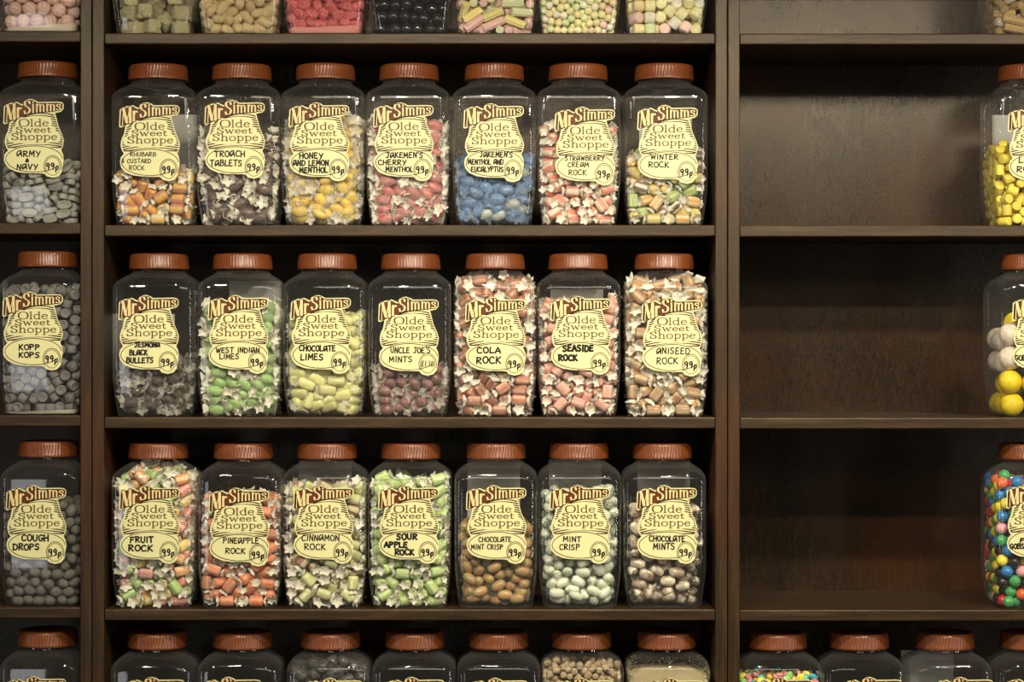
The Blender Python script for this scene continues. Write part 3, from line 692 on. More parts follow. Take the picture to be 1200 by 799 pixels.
 'mallow': (-53,-100,8,-60,29,-33,-71,8,0,30,-90,-90,8,-55,0,-4,-95,8,26,0,97,-82,8,-29,0,-100,-54,8,30,0,101,-48,8,60,0,67,-34,8,31,0,-3,-54,8,-17,0,35,1,8,48,0,-98,14,9,2,0,62,-91,11,9,19,39,-61,16,-53,12,18,-28,16,-42,15,27,-98,17,-4,16,
  -8,1,21,26,15,-19,-101,25,30,0,-22,-67,25,0,30,-52,-98,25,60,0,-67,-8,25,30,0,-100,-22,25,29,30,-100,67,25,0,30,100,48,25,-60,30,-100,-56,25,0,30,101,-6,25,0,0,65,-33,25,33,0,-92,-94,25,43,0,-98,34,25,30,0,100,-56,25,-30,20,12,
  -62,26,32,6,-66,-61,28,32,9,48,-100,30,60,14,92,-95,31,13,17,10,-100,34,0,17,66,-71,35,-30,17,38,-36,36,-57,15,96,17,38,-5,4,-100,5,39,30,20,-16,-67,41,0,30,100,56,41,0,29,-50,-100,42,60,0,-99,-62,42,1,0,-49,-33,42,1,11,-93,87,42,
  -6,0,-100,53,42,30,29,-84,-95,42,-59,0,100,-71,44,-30,10,32,-72,44,-29,11,-98,-29,44,-59,2,-16,-101,45,-30,0,-51,-66,45,-60,2,66,-45,46,30,13,67,-94,48,-30,16,-20,-32,52,-33,13,-93,22,54,31,19,100,-39,55,30,10,11,-56,55,-33,7,100,
  27,55,-30,13,-73,-43,57,-21,17,48,-20,57,0,11,-26,35,58,28,20,99,67,58,-28,0,-100,-70,58,-29,29,-50,-100,58,-30,0,-95,84,58,0,1,-84,-100,59,-13,30),
 'miniball': (-80,-84,6,-71,-105,6,-49,-98,6,-27,-105,6,-3,-105,6,20,-105,6,41,-96,6,62,-105,6,79,-90,6,-105,-83,6,-25,-72,6,2,-83,6,105,-77,6,-105,-60,6,-93,-102,8,99,-96,11,-85,-64,11,-105,-18,13,-18,-89,13,62,-84,13,-8,-68,13,-65,-77,14,-27,
  -55,14,79,-105,14,15,-91,15,37,-82,15,33,-105,16,105,-64,16,-105,-71,16,-105,-48,16,105,-18,16,105,-41,16,-105,57,16,-105,80,16,-43,-105,17,-42,-82,17,56,-105,17,-66,-105,17,-3,-105,17,105,51,17,-85,-83,18,-89,-105,19,105,-85,21,
  -105,-2,21,-24,-73,21,-3,-84,22,-105,-90,23,-24,-105,23,-105,21,23,53,-81,24,16,-105,24,-60,-87,24,-104,-24,24,76,-85,24,92,-103,24,84,-42,24,-105,44,26,32,-89,26,95,-67,26,105,27,26,-105,90,27,-85,-35,27,-105,-69,27,105,4,28,-48,
  -105,28,-105,-46,28,48,-105,28,-76,-73,28,105,-47,28,-39,-84,28,-71,-105,29,-4,-105,29,71,-105,29,-93,-102,30,-16,-86,31,12,-90,32,105,-87,32,-105,-2,33,28,-105,34,78,-63,34,-89,-58,34,-28,-105,34,47,-85,35,-105,22,35,22,-70,35,
  70,-85,35,-105,-24,35,91,-104,35,105,70,36,-105,-85,36,-105,68,36,-56,-82,36,105,-63,36,-78,-89,36,105,-32,37,-105,45,37,-33,-71,38,-105,90,38,86,-44,39,-56,-105,39,105,30,39,105,7,39,-105,-46,40,-2,-79,40,48,-105,40,90,-79,40,-9,
  -101,40,71,-105,41,28,-88,41,-38,-92,42,-91,-105,42,65,-54,42,13,-105,43,-105,-68,43,-105,6,44,105,86,45,105,-49,45,-86,-56,45,65,-76,45,-85,-79,46,-105,29,46,-21,-79,46,101,-94,47,-68,-41,47,85,-60,47,-105,-28,47,-105,-90,47,105,
  -10,47,-105,68,47,-71,-105,48,105,-72,48,-59,-65,48,-25,-105,49,33,-105,49,105,19,49,45,-86,49,-105,91,50,-48,-105,50,57,-105,50,83,-105,51,-105,-50,51,2,-76,51,84,-82,51,-2,-105,51,-46,-83,52,48,-63,52,23,-86,53,105,-31,53,-105,
  48,53,68,-52,53,-69,-85,54,-92,-104,54,-27,30,54,-100,-73,54,-105,13,55,-69,19,55,-38,-62,55,-15,-62,55,-78,-64,55,-86,-42,56,-64,-22,56,-46,43,56,64,-84,56,105,-52,57,-26,-84,57,-62,-48,57,28,-64,58,17,-105,58,-64,66,58,-7,-41,
  58,99,-97,58,-105,-32,58,90,105,58,85,-63,58,-46,16,59,-87,89,59,-24,51,59,47,-10,59,105,-75,59,-45,-32,59,65,-26,59,-18,-105,60,-47,-9,60,-86,-19,60,-57,-70,60,40,87,60,-86,7,60,50,-47,60,102,24,60,8,44,61,-41,-100,61,42,-81,61,
  68,105,61,-22,12,61,-105,32,61,16,105,62,-24,-11,62,105,57,62,105,-19,62,-11,32,63,-42,63,63,63,-65,63,27,-1,63,-5,62,63,-105,-5,63,-30,82,63,34,45,63,-27,-50,63,78,-43,63,7,82,63,-64,5,63,-28,105,64,-82,58,64,-105,55,64,20,-82,
  64,-79,28,64,20,21,64,86,2,64,-50,101,65,-57,32,65,54,33,65,-14,-73,65,4,-27,66,84,-22,66,65,-7,66,59,-90,67,32,-53,67),
 'nugget': (-107,64,18,30,22,74,-104,18,0,30,-102,88,20,56,9,-77,71,20,12,0,-81,-105,22,30,0,-54,78,23,-22,16,-51,-81,24,-60,24,-107,-65,24,30,24,-50,-104,25,28,0,-96,-84,25,12,15,-72,-69,25,-9,5,-29,-105,25,29,0,46,107,25,0,8,-50,105,26,-30,
  0,-84,102,27,30,7,-6,-107,27,60,1,22,-105,27,30,0,-22,104,27,31,1,-105,73,28,0,0,87,-107,30,0,27,85,106,30,58,11,-70,80,30,25,0,-101,97,32,15,19,-72,-98,32,-50,0,-65,105,33,30,0,-94,-103,33,-15,29,-41,-66,33,-58,5,-82,-80,33,-45,
  15,65,-105,34,-30,0,36,107,35,-60,22,-49,-107,36,-60,27,-52,-87,36,-60,24,-13,105,37,-30,0,-8,-105,37,30,0,62,107,37,-60,0,-107,-88,37,-29,30,-107,78,37,-30,8,-83,82,38,23,2,-84,107,39,60,7,-29,105,43,30,0,-55,107,43,0,14,-83,
  -107,44,60,0,66,-105,45,-30,0,-86,-87,45,0,9,27,105,45,-30,0,-99,89,46,52,11,-58,-106,46,0,3,-36,-105,47,-30,0,-81,35,47,37,17,59,105,47,-30,0,-16,-105,47,-30,0,-84,-28,49,45,23,-8,107,49,0,12,-105,69,49,60,0,-84,101,50,51,10,
  -107,-29,50,30,11,80,107,51,0,7,-105,-4,52,0,0,-60,54,52,-8,10,-101,-83,53,13,7,-83,80,53,41,16,-47,73,53,-41,5,-33,94,53,-42,1,-49,-15,53,31,15,-70,23,53,47,17,-64,107,54,-60,16,16,107,54,0,9,84,-107,54,0,27,-107,-56,54,-30,17,
  -83,7,54,35,25,-70,-68,54,16,3,-88,-102,55,-41,11,8,-107,55,60,3,62,-89,56,-14,17,-63,-105,56,-30,0,47,107,57,60,21,-107,13,57,-30,17,-40,-107,57,0,7,-83,54,58,30,4,-13,-107,58,0,27,-105,37,59,0,0,-66,84,59,-53,21,-44,107,59,0,14,
  -105,-38,59,0,0,-54,-80,60,24,7,-13,100,60,36,7,-57,9,60,35,9,-64,-30,60,-22,6,-84,-53,60,23,3,-107,-17,61,-30,19,-105,56,61,0,0,-28,-87,62,59,0,-100,-91,62,8,4,-100,97,62,15,25,60,-3,63,60,15,-14,-33,63,8,26,9,107,63,0,9,-83,23,
  64,-30,9,-65,41,64,47,10,-58,63,64,-15,4,-74,-83,64,25,1,-27,88,64,-16,3,17,-107,65,-60,3,-71,-5,65,-16,13,-45,78,65,-16,7,42,-102,65,20,15,-65,-57,65,-42,1,34,107,66,0,9,-86,78,66,34,1,-81,-28,66,0,15,-105,24,66,60,0,-94,-5,66,
  -17,9,-32,56,67,-14,7,41,-44,67,31,22,107,-16,67,30,13,-2,84,67,29,6,58,-76,67,4,3,-105,-49,68,60,0,84,-21,68,-34,2,77,91,68,43,6,-7,61,68,-44,23,19,87,68,33,23,82,7,69,-42,0,-4,-9,69,9,15,-6,-107,69,-60,3,-105,43,69,0,0,79,-90,
  70,15,17,-46,-43,70,-22,16,105,-40,70,60,0,-46,8,70,-12,19,67,-41,70,38,10,-79,56,70,4,9,-19,7,70,-52,11,43,-18,71,51,3,-32,-107,71,-60,23,35,16,71,54,21,-67,82,71,4,9,13,66,71,38,17,-107,-30,71,-30,19,-46,43,71,10,16,-46,-83,71,
  17,10,-28,30,71,-50,10,6,15,71,-15,14,-88,-69,71,-21,6,-57,-18,72,-16,13,-23,102,72,-31,6,-71,8,73,-54,3,-83,31,73,-37,9,-1,107,73,60,21,-77,-47,73,47,15,-23,-53,73,-55,19,92,27,73,-10,12,-104,9,74,3,2,102,1,74,-11,11,49,-60,74,
  38,18,-13,-33,74,59,3,-18,-87,75,2,4,-29,77,75,-31,1,-62,-67,75,54,11,4,-64,75,51,8,-11,28,77,28,3,32,71,77,2,7,-38,-31,77,-16,13,-9,78,77,-41,23,-17,-13,77,-55,15,-48,81,78,-29,5,-31,51,78,-26,5,-10,53,79,31,5,65,-64,80,-55,20),
 'oval': (50,44,7,38,2,-3,-91,7,47,1,26,-64,7,31,0,-98,85,7,22,3,67,-19,7,30,3,-59,88,7,17,4,-79,-98,7,-8,4,69,-100,8,-3,3,-80,45,8,2,3,27,2,8,-31,3,-6,16,8,26,3,-20,88,8,16,2,-85,-47,8,0,0,-35,-33,8,26,2,14,66,8,-25,2,-70,1,8,-37,1,37,97,
  8,51,3,99,13,8,22,6,81,-71,8,-8,3,93,54,8,-43,2,-36,28,8,-35,3,84,100,8,54,0,-1,-38,8,-34,4,-41,-88,9,-18,4,100,-30,9,22,8,-102,12,9,33,9,-14,58,18,-39,1,74,72,18,-2,4,60,-49,18,8,0,29,-100,18,-57,1,-65,-70,18,1,11,-54,65,19,-52,
  3,4,-6,19,8,3,-27,-54,19,32,3,47,-16,19,18,3,-61,28,20,12,4,-62,-33,20,-40,10,-86,-12,20,13,12,5,-72,21,17,0,-99,73,21,29,2,-98,-92,21,-19,14,12,99,21,-7,4,70,35,22,34,9,79,-86,22,48,3,-39,99,22,-8,1,101,-51,23,42,22,96,6,23,20,9,
  -36,3,23,-49,7,-49,-100,23,4,7,-102,-44,24,35,10,85,98,24,-8,2,36,57,25,-22,13,-97,24,26,22,0,15,-31,27,7,5,78,-24,29,4,2,42,-84,30,-21,4,-23,35,31,11,0,55,15,31,5,4,98,57,31,24,3,4,17,31,15,2,8,-100,32,4,11,55,76,32,-29,16,-37,
  -29,33,20,4,-63,79,33,18,4,-20,-58,33,19,2,63,-54,33,-7,2,-91,-70,33,46,10,-14,80,34,-42,2,-63,38,34,-44,1,100,-85,34,23,0,-92,96,34,-47,13,22,84,35,23,2,13,-57,36,18,6,-98,53,37,-21,8,-56,-86,37,-24,7,76,99,38,-4,3,-98,4,38,38,9,
  -81,-41,39,51,2,100,9,39,-27,1,6,-15,40,-48,7,43,-12,42,32,2,-64,-10,42,37,0,-89,-98,42,50,11,-35,13,42,53,1,66,-88,43,17,1,-24,-88,43,41,6,-6,39,44,-58,5,82,62,44,26,7,71,-34,45,-37,4,61,26,46,-17,1,-40,61,46,11,2,-84,70,47,-54,
  4,9,-86,48,-20,2,-17,100,48,5,15,101,-55,48,-27,8,-54,100,48,-4,13,18,19,50,15,2,40,-73,50,-31,5,-33,-30,50,36,4,58,94,50,12,7,8,65,51,-22,12,-99,-10,52,24,2,19,-34,52,29,0,100,36,52,-33,0,23,94,52,-14,13,-84,37,53,-60,0,-70,-40,
  54,52,8,80,-100,54,-56,4,-51,-87,54,-20,8,98,-22,55,-21,11,-85,99,56,6,7,49,-21,56,-32,2,-34,21,56,60,3,-101,-56,57,39,18,-64,-8,58,-22,8,-10,-61,59,11,6,77,-51,59,36,5,-6,-11,59,25,2,-85,-91,59,-37,15,39,53,59,-40,20,-20,70,59,
  30,5,81,75,59,-56,2,73,14,59,31,0,-4,-100,60,-4,10,-54,55,61,-26,9,-89,65,63,14,2,-50,-52,64,-54,4,98,-84,65,-36,3,22,-72,66,-52,5,11,84,66,30,1,59,100,66,-57,1,62,-78,66,14,7,20,-23,66,36,2,-86,26,67,50,3,99,54,67,25,6,45,3,67,
  -29,6,-45,84,68,-32,7,-102,-13,68,-26,8,13,31,68,39,12,-38,-9,69,-24,2,-21,39,69,34,4,98,-2,70,39,0,-58,-86,70,25,10,-26,-80,70,32,4,-80,99,71,6,7,65,52,72,-16,5,-98,-70,73,22,7,72,-23,74,-30,5,-70,-26,74,-26,4,46,-54,75,-36,12,
  -16,87,75,40,4,99,-51,76,-22,15,-96,59,77,-19,6,-8,-22,77,31,18,-58,20,77,-31,4,52,-103,78,-4,14,28,62,78,-36,7,6,-51,78,20,2,57,21,78,-7,2,10,-98,78,9,9,87,96,79,-10,1,24,102,80,-58,3,84,-83,80,55,2,-87,-99,80,52,7,103,34,81,-33,
  1,-60,75,82,23,4,-100,20,83,40,13,-27,-102,83,4,8,-99,86,86,-37,7,58,85,86,46,9,85,-11,86,52,7,-84,-11,87,6,4,-59,-73,87,29,1,-96,-56,89,39,1,94,68,90,18,8,-18,100,92,60,1,81,24,93,-10,6,99,-85,94,23,7,-75,84,95,30,1,-78,-100,96,
  -3,5,76,100,97,-60,10,27,-99,97,9,12,99,-29,97,-35,0,-75,-42,98,50,1,68,-99,99,8,10,-14,-98,100,8,3,46,-55,101,-20,2,82,51,102,-2,3,-98,66,103,39,8,17,100,103,54,4,-48,-78,103,-4,8,-102,-69,104,-28,1,-103,12,106,-32,11,-34,100,
  107,6,13,99,6,108,-23,3,102,80,109,-27,9,90,-52,109,16,5,-75,100,109,-1,8,-74,-84,111,30,1,-88,-32,113,-46,3,-61,66,113,15,5,64,-90,114,-16,4,-35,-102,115,57,6,101,-88,116,-38,15,30,-103,116,4,12,5,85,116,35,9,-97,35,117,-18,11,
  42,100,117,-56,12,81,47,118,50,8,79,90,118,-37,13,-94,71,119,-19,4,-99,-69,120,22,7,99,10,123,25,1,-22,77,124,-25,3,-68,100,126,-3,4,-73,-85,126,24,3,-7,-100,127,-47,20,100,69,127,-33,2,-100,-1,128,34,6,98,-43,128,-19,18,75,-89,
  130,-44,2,59,96,131,-50,2,-41,-84,131,-25,6,-85,45,133,0,8,-87,82,134,-8,8,-6,100,134,57,1,54,62,135,-59,1,30,-95,135,-49,3,-97,-34,136,21,7,-96,-72,137,18,11,98,20,137,-22,1,-52,-54,139,-45,2,-74,-100,140,0,3,2,-81,140,-37,7,101,
  -86,141,24,10,-46,88,142,-17,4,100,61,143,-34,7,-100,16,143,-33,0,76,91,144,-51,6,29,86,144,-34,8,60,-93,145,-48,6,-29,-83,147,31,1,-84,62,147,0,1,-86,99,147,7,5,28,38,148,-47,4,-14,31,148,-50,17,-5,-53,149,-21,9,-18,100,149,57,5,
  -63,36,150,-58,4,-99,-36,150,25,1,31,-80,151,-47,4,-84,-81,152,-55,1,-45,-39,154,-32,3,83,-82,155,-19,3,100,83,155,-24,3,-58,-103,156,3,2,57,96,158,10,3,25,-46,158,-16,7,15,101,158,-53,12,97,-51,159,39,2,100,17,159,27,10,-87,13,
  159,11,7,-99,84,159,23,2,-29,73,160,41,17,-64,69,160,-37,11,-13,-85,160,39,3,-60,-6,161,-35,6,-79,-54,161,-60,19,51,-100,162,4,6,40,26,162,28,10,-57,103,165,59,5,-23,43,166,-9,3,56,-2,167,-53,8,-64,-82,167,-55,3,63,-64,167,-36,10,
  5,-58,168,43,5,76,71,168,-5,1,96,-7,168,40,7,15,-99,171,7,1),
 'pellet': (-102,-89,6,60,30,-2,-102,6,0,30,28,-102,6,-60,30,102,-36,6,-60,29,102,76,6,0,29,27,-71,6,-60,30,-31,-34,6,11,30,-74,-101,7,-34,0,93,-90,7,54,0,-102,-59,7,-60,0,7,-44,7,22,0,50,-45,7,-31,0,-56,-73,7,5,0,54,-86,7,-19,0,-99,-29,7,0,
  0,105,18,7,60,0,77,-59,7,-6,0,-35,-3,7,5,0,-61,-11,7,-57,0,102,43,14,30,14,105,-64,16,0,0,-14,-26,19,15,30,-22,-91,19,-33,3,16,-17,20,-29,0,-98,-91,20,20,0,32,-44,20,2,7,-57,-102,20,-60,12,70,-77,20,43,5,89,-98,21,-36,22,-102,-27,
  21,31,29,1,-53,21,52,28,41,-95,22,60,19,6,-102,22,30,4,105,-10,22,60,0,-102,-58,22,56,0,-49,-75,23,26,6,102,-76,28,-30,21,-72,-72,30,-60,12,80,-50,30,-15,15,51,-62,31,-47,2,20,-73,31,57,23,-16,-76,31,12,26,63,-105,32,30,0,-39,
  -102,32,60,12,29,-102,33,-60,18,-6,-46,33,52,28,-98,-93,35,-15,0,105,-26,35,60,0,-42,-60,37,-31,13,-64,-105,38,-30,0,-101,-60,39,0,5,94,-95,39,45,6,102,-56,42,-30,22,77,-74,42,14,2,15,-102,43,60,19,50,-102,44,-60,19,-17,-102,44,
  -60,8,-8,-72,44,60,3,54,-60,46,45,5,78,-37,46,39,11,28,-76,48,-14,7,-44,-77,48,0,2,-102,-88,48,0,30,-41,-27,49,1,17,-72,-82,49,33,15,-42,-105,49,30,0,-105,-22,50,60,0,102,-19,51,-30,22,74,-104,53,30,0,102,-82,54,-58,4,38,-102,55,
  -60,19,4,-105,56,-30,0,102,-55,57,30,8,11,-50,58,-11,25,-41,-54,58,-26,16,-72,-62,59,-30,16,71,-50,60,53,0,-9,-73,60,47,3,-24,-102,60,0,22,-102,-70,61,-28,30,58,-80,61,-18,20,-91,-98,62,-51,0,-58,-100,62,60,29,-39,-74,67,-25,17,
  25,-104,67,30,0,93,-98,67,-45,18,101,-67,70,-34,21,75,-29,70,55,3,-11,-102,71,0,22,-71,-72,71,-30,15,10,-54,72,-46,1,62,-101,72,-60,10,-99,-84,74,9,0,60,-60,75,-16,18,104,-39,76,-60,1,-67,-102,76,-60,0,101,-79,81,-33,21,75,-35,85,
  -57,1,70,-74,86,17,3,-99,-92,88,-20,30,60,-105,91,30,0,90,-100,92,15,29,102,-40,95,-30,1,104,-67,97,0,0,43,-2,99,22,3,75,-75,100,-7,26,-105,-60,101,0,0,-96,-94,103,-15,1,45,-67,105,6,21,98,-97,105,45,0,102,-53,109,30,27,67,-104,
  112,30,1,72,-42,113,-19,27,83,-73,114,-46,2,-103,-60,116,0,0,-97,-87,117,-30,2,53,-72,118,59,8,98,-96,120,-15,0,102,-50,122,30,27,56,-14,128,15,13,67,-104,128,30,0,77,-71,129,-25,0,74,-41,130,-28,8,-102,-87,131,30,28,-105,-57,131,
  60,0,37,-94,134,21,0,45,-58,135,-19,28,98,-92,135,-20,1,105,-59,136,60,0,70,-28,144,-38,8,74,-105,145,30,0,74,-76,145,56,21,-98,-92,146,47,26,94,15,147,58,5,48,-102,148,60,4,53,-53,148,42,3,105,-80,150,0,0,77,-11,156,-30,7,-100,
  -90,158,47,26,77,-102,159,0,25,73,-42,160,-52,6,49,-70,161,32,8,102,-67,162,30,20,4,-105,167,-30,0,-72,-43,168,19,3,75,-74,169,-12,16,-22,-53,171,29,6,-101,-87,171,42,27,97,-98,172,45,0,102,-51,173,-30,10,30,-102,175,60,23,-102,
  -56,175,30,28,-73,-102,176,28,4,38,35,177,1,21,74,-41,177,8,19,61,-98,178,-39,13,-16,-102,178,60,10,-34,102,179,0,12,34,6,179,50,18,9,-74,179,43,10,-98,-21,180,-42,16,-44,-102,181,28,4,-102,54,181,-30,7,102,8,181,-30,19,-2,102,
  182,0,14,44,101,182,-33,4,26,-23,182,-7,2,101,-73,182,58,4,-27,-74,183,33,7),
 'pinkball': (-96,-81,10,-55,-96,10,-12,-96,10,30,-90,10,61,-62,10,-96,-39,10,-38,-58,10,96,-36,10,96,6,10,86,-96,10,4,-57,10,58,-28,23,96,-67,25,0,4,25,33,-61,26,58,-96,26,-84,-18,28,-78,-96,28,-33,-96,28,10,-96,29,96,-15,29,96,27,29,-37,-21,
  29,-96,-58,29,-12,-60,30,-54,-60,30,24,-24,35,88,-94,40,65,-17,43,96,-46,43,56,-58,43,96,55,44,38,-96,44,-63,-20,46,-55,-96,46,-96,-86,46,-9,-85,47,-23,-7,47,96,12,48,-2,-43,48,-96,-45,49,-42,-57,50,57,59,51,49,18,51,33,-24,56),
 'rock': (-92,-89,8,-17,0,15,-102,8,60,0,72,-86,8,33,0,-40,-17,8,49,0,-13,2,8,-11,0,-86,57,8,-2,0,-8,87,8,-30,0,56,68,8,-60,0,-4,-52,8,-38,0,85,-28,8,3,0,-92,15,8,43,0,-41,39,8,-49,0,86,35,8,-57,0,-53,102,8,0,0,42,102,8,60,0,63,0,8,3,0,-86,
  -29,8,54,0,-53,-63,8,19,0,31,24,11,-43,8,34,-64,12,8,11,101,75,12,-30,13,-32,-89,13,30,13,29,-26,13,49,14,101,-59,13,30,16,5,41,14,-44,4,-54,79,19,42,8,-92,80,19,-24,11,-86,-50,20,51,1,-76,25,20,44,1,102,-3,20,-30,7,73,92,20,-46,
  4,58,51,21,60,1,11,90,21,43,5,-86,-13,21,56,1,-24,-34,23,6,0,-66,-102,23,0,0,75,-101,24,-60,1,-8,-92,24,-44,10,59,-35,26,59,5,30,-86,26,27,7,-37,3,27,-46,6,-14,52,27,-47,3,87,-71,27,-2,9,42,12,28,27,6,80,23,28,10,18,-32,92,28,44,
  11,-102,-69,30,30,18,-4,-57,31,8,4,10,23,31,23,10,-56,59,31,29,10,31,101,33,60,18,-84,-34,33,54,2,-86,11,35,-1,2,86,-5,35,4,9,-86,95,35,8,3,72,56,36,-54,2,-76,-85,36,-40,9,102,87,37,29,29,-24,-19,37,-44,3,20,-8,37,24,11,-92,53,37,
  16,9,62,92,38,-47,5,76,-92,39,53,1,56,-56,40,-57,6,-47,-92,40,-42,14,102,-48,41,-30,16,24,-101,42,0,11,4,63,42,-50,3,-26,21,42,2,3,-20,92,43,-47,8,66,-25,44,-4,7,-63,-56,46,59,0,-57,45,46,13,4,10,-35,46,1,2,-74,-21,47,-54,8,70,26,
  47,5,8,-9,-91,48,-21,13,-101,20,50,30,1,86,63,51,-8,1,-15,-5,51,59,1,-73,92,51,47,5,2,-63,54,56,7,-95,-86,54,-23,4,59,-70,54,-57,6,86,-1,54,1,0,31,31,54,1,10,80,-98,55,-57,1,39,77,55,-20,8,76,100,56,-1,6,-51,22,56,19,8,7,73,56,
  -21,3,-87,65,57,-10,2,42,-14,57,-20,2,-17,51,58,38,1,-31,-91,60,-21,13,-86,-47,61,59,0,-33,-31,61,38,23,86,-38,62,-49,6,15,-41,62,-11,1,-77,-11,63,52,3,18,-89,64,39,9,-56,101,64,60,14,-89,35,66,47,1,86,73,66,-5,1,0,5,66,-44,5,-57,
  -74,67,19,9,101,22,67,-30,7,23,86,68,-25,6,101,-60,70,30,18,-50,57,70,-29,10,70,0,70,-20,3,-33,15,71,15,6,-91,77,71,-16,3,-1,57,71,-22,1,45,-83,72,38,6,-27,101,72,60,14,80,-87,72,38,5,-101,-74,73,30,7,43,-27,73,-20,2,-86,-30,74,
  -3,1,-5,-54,75,8,6,69,51,75,10,12,51,88,76,-29,13,91,92,77,-14,8,10,-102,78,0,5,-89,12,78,47,1,-74,-86,79,29,5,-26,-36,82,-48,0,18,102,83,0,10,-44,-94,83,-48,15,54,3,84,-12,6,89,17,84,-11,5,-61,63,85,-36,6,-91,91,86,-45,6,72,-102,
  86,0,4,-99,48,89,-21,24,7,-75,90,-5,4,-86,-44,90,7,0,-18,91,91,45,3,-101,-2,91,30,8,-92,-92,91,-15,9,102,59,92,30,8,101,-19,93,30,17,71,86,93,-32,6,-5,-102,96,0,14,88,-70,96,54,10,-67,88,96,-41,3,-36,-81,98,-27,14,53,-102,100,0,4,
  -83,-68,101,59,11,76,25,101,31,6,80,-33,103,-13,13,-47,41,103,-50,19,41,90,105,-39,11,-86,-33,105,4,1,-4,92,105,-47,4,-17,-63,107,45,9,-90,92,108,13,2,-47,86,109,31,6,72,86,109,-37,6,30,48,109,57,3,-62,-86,110,25,5,-102,11,110,30,
  3,102,67,111,30,8,-21,48,111,47,17,90,-80,112,38,7,49,-89,114,-40,8,-87,58,115,-55,8,1,-93,116,10,1,102,15,116,-31,30,91,-17,119,-14,5,-102,-76,120,30,12,16,89,121,19,8,-38,-86,122,23,3,86,46,122,0,7,52,23,123,41,16,71,102,123,0,
  1,-19,87,124,-28,10,-102,-11,125,30,3,-63,93,125,-12,0,-77,-45,125,46,24,-69,-87,126,22,6,69,-86,127,35,2,66,-29,128,36,13,83,73,129,2,4,102,-72,129,-30,3,-48,54,130,9,17,-88,73,130,-11,7,8,-102,131,-60,1,96,-19,136,-24,4,-102,29,
  136,-30,10,-13,101,137,60,3,-33,-87,138,20,3,-34,-43,138,-52,2,-83,-97,139,-5,8,51,10,140,-57,2,51,94,140,14,15,-74,101,141,0,3,5,63,141,-59,1,58,-92,141,13,3,-72,-13,142,-5,8,-86,-66,142,-4,4,71,-39,144,28,11,55,56,144,40,12,86,
  84,144,-35,6,-79,42,146,58,10,2,-102,146,-60,2,101,45,148,-30,27,-85,74,148,-2,0,102,-61,148,30,8,-86,-37,149,-6,7,9,89,150,-59,2,96,0,150,-24,4,-38,86,152,32,5,-87,4,153,-47,6,-35,-52,154,-44,1,73,-102,155,60,5,-89,-94,155,-9,9,
  62,-62,155,10,5,-2,-61,156,21,14,60,43,158,48,10,-51,-14,160,-30,5,-37,40,160,-3,21,92,86,160,-28,5,-71,92,160,-14,6,-101,-45,161,30,8,-15,-92,163,47,1,27,-86,163,31,4,14,80,165,48,8,100,-64,165,31,9,56,-20,165,51,1,-102,32,166,
  -30,2,102,-4,166,-30,4,38,102,167,-60,21,-29,86,167,31,5,9,10,168,-25,5,-20,-33,168,-39,2,-57,-87,168,-22,6,76,-90,170,-17,4,-99,85,171,25,22,-92,-92,172,-14,10,-88,-7,174,57,14,11,54,174,0,9,-39,-5,174,-40,7,-77,-51,174,-51,2,
  101,53,174,30,8,74,-1,175,-24,11,5,-82,175,-23,2,50,33,175,11,5,31,-48,175,-20,8,81,99,176,-3,14,-63,88,178,-40,0,-88,49,180,49,2,53,82,180,27,14,51,-92,180,17,10,82,-47,181,11,5,-29,53,181,-13,5,44,-16,182,-19,2,-53,-72,182,-47,
  6,2,18,183,13,2,-21,-89,183,27,14,-7,-27,183,-50,1,-1,86,184,-33,6,95,-87,184,-38,10,-52,17,184,10,10,102,23,185,30,8,-86,-31,186,-55,0,-94,-87,189,-22,5,49,21,190,50,8,-30,87,190,-31,9,13,-89,191,-43,3,88,74,192,7,9,-101,33,192,
  30,15,24,59,193,-49,4,5,-50,193,-56,8,86,-14,194,58,2,60,-51,195,10,3,-81,6,195,17,3,5,5,197,56,6,-38,-4,197,47,20,-39,-38,197,10,15,-73,58,199,-25,13,81,46,199,3,7,-87,-45,200,8,1,-48,-70,201,-1,2,86,14,201,59,3,36,-32,201,-37,
  11,-32,37,203,-50,12),
 'stick': (-84,-37,6,59,0,16,-80,6,-30,0,84,-74,6,-47,0,-62,33,6,-17,0,-72,84,6,43,0,-63,-83,6,-17,0,-35,-54,6,-28,0,60,-36,6,-57,0,-84,-12,6,-1,0,22,-6,6,-38,0,-105,60,9,30,4,-12,105,10,0,5,38,-82,11,34,7,80,-52,14,8,8,71,86,14,-41,11,-5,
  -105,15,0,8,-67,-104,16,0,12,-49,83,16,-20,4,-84,-25,17,-1,0,-82,25,17,19,21,-85,-77,17,6,14,94,71,17,27,2,64,-104,18,60,7,-27,-16,18,56,14,6,-80,18,0,11,-43,-59,18,27,0,82,24,19,52,0,40,84,19,17,6,-77,82,19,37,2,-16,86,19,46,2,
  -83,-50,20,5,10,55,-58,22,-32,3,-105,63,22,30,4,-15,-38,23,51,19,105,-66,25,30,17,-105,14,25,30,20,-4,-62,26,13,1,19,75,28,-26,2,105,63,28,30,3,79,80,29,-30,3,-6,-105,29,0,8,-71,-96,29,4,11,62,19,29,45,4,-48,72,31,19,2,105,-4,31,
  30,0,-44,34,32,19,1,-82,83,32,25,1,41,83,32,35,1,82,-94,33,7,0,58,-47,33,52,0,-84,8,33,26,14,-105,-18,34,30,11,-96,-86,34,-23,15,-76,-29,34,-41,2,-17,-55,36,11,2,3,-74,36,-48,0,77,-15,37,-2,10,6,90,38,-11,8,60,-79,39,3,6,105,61,
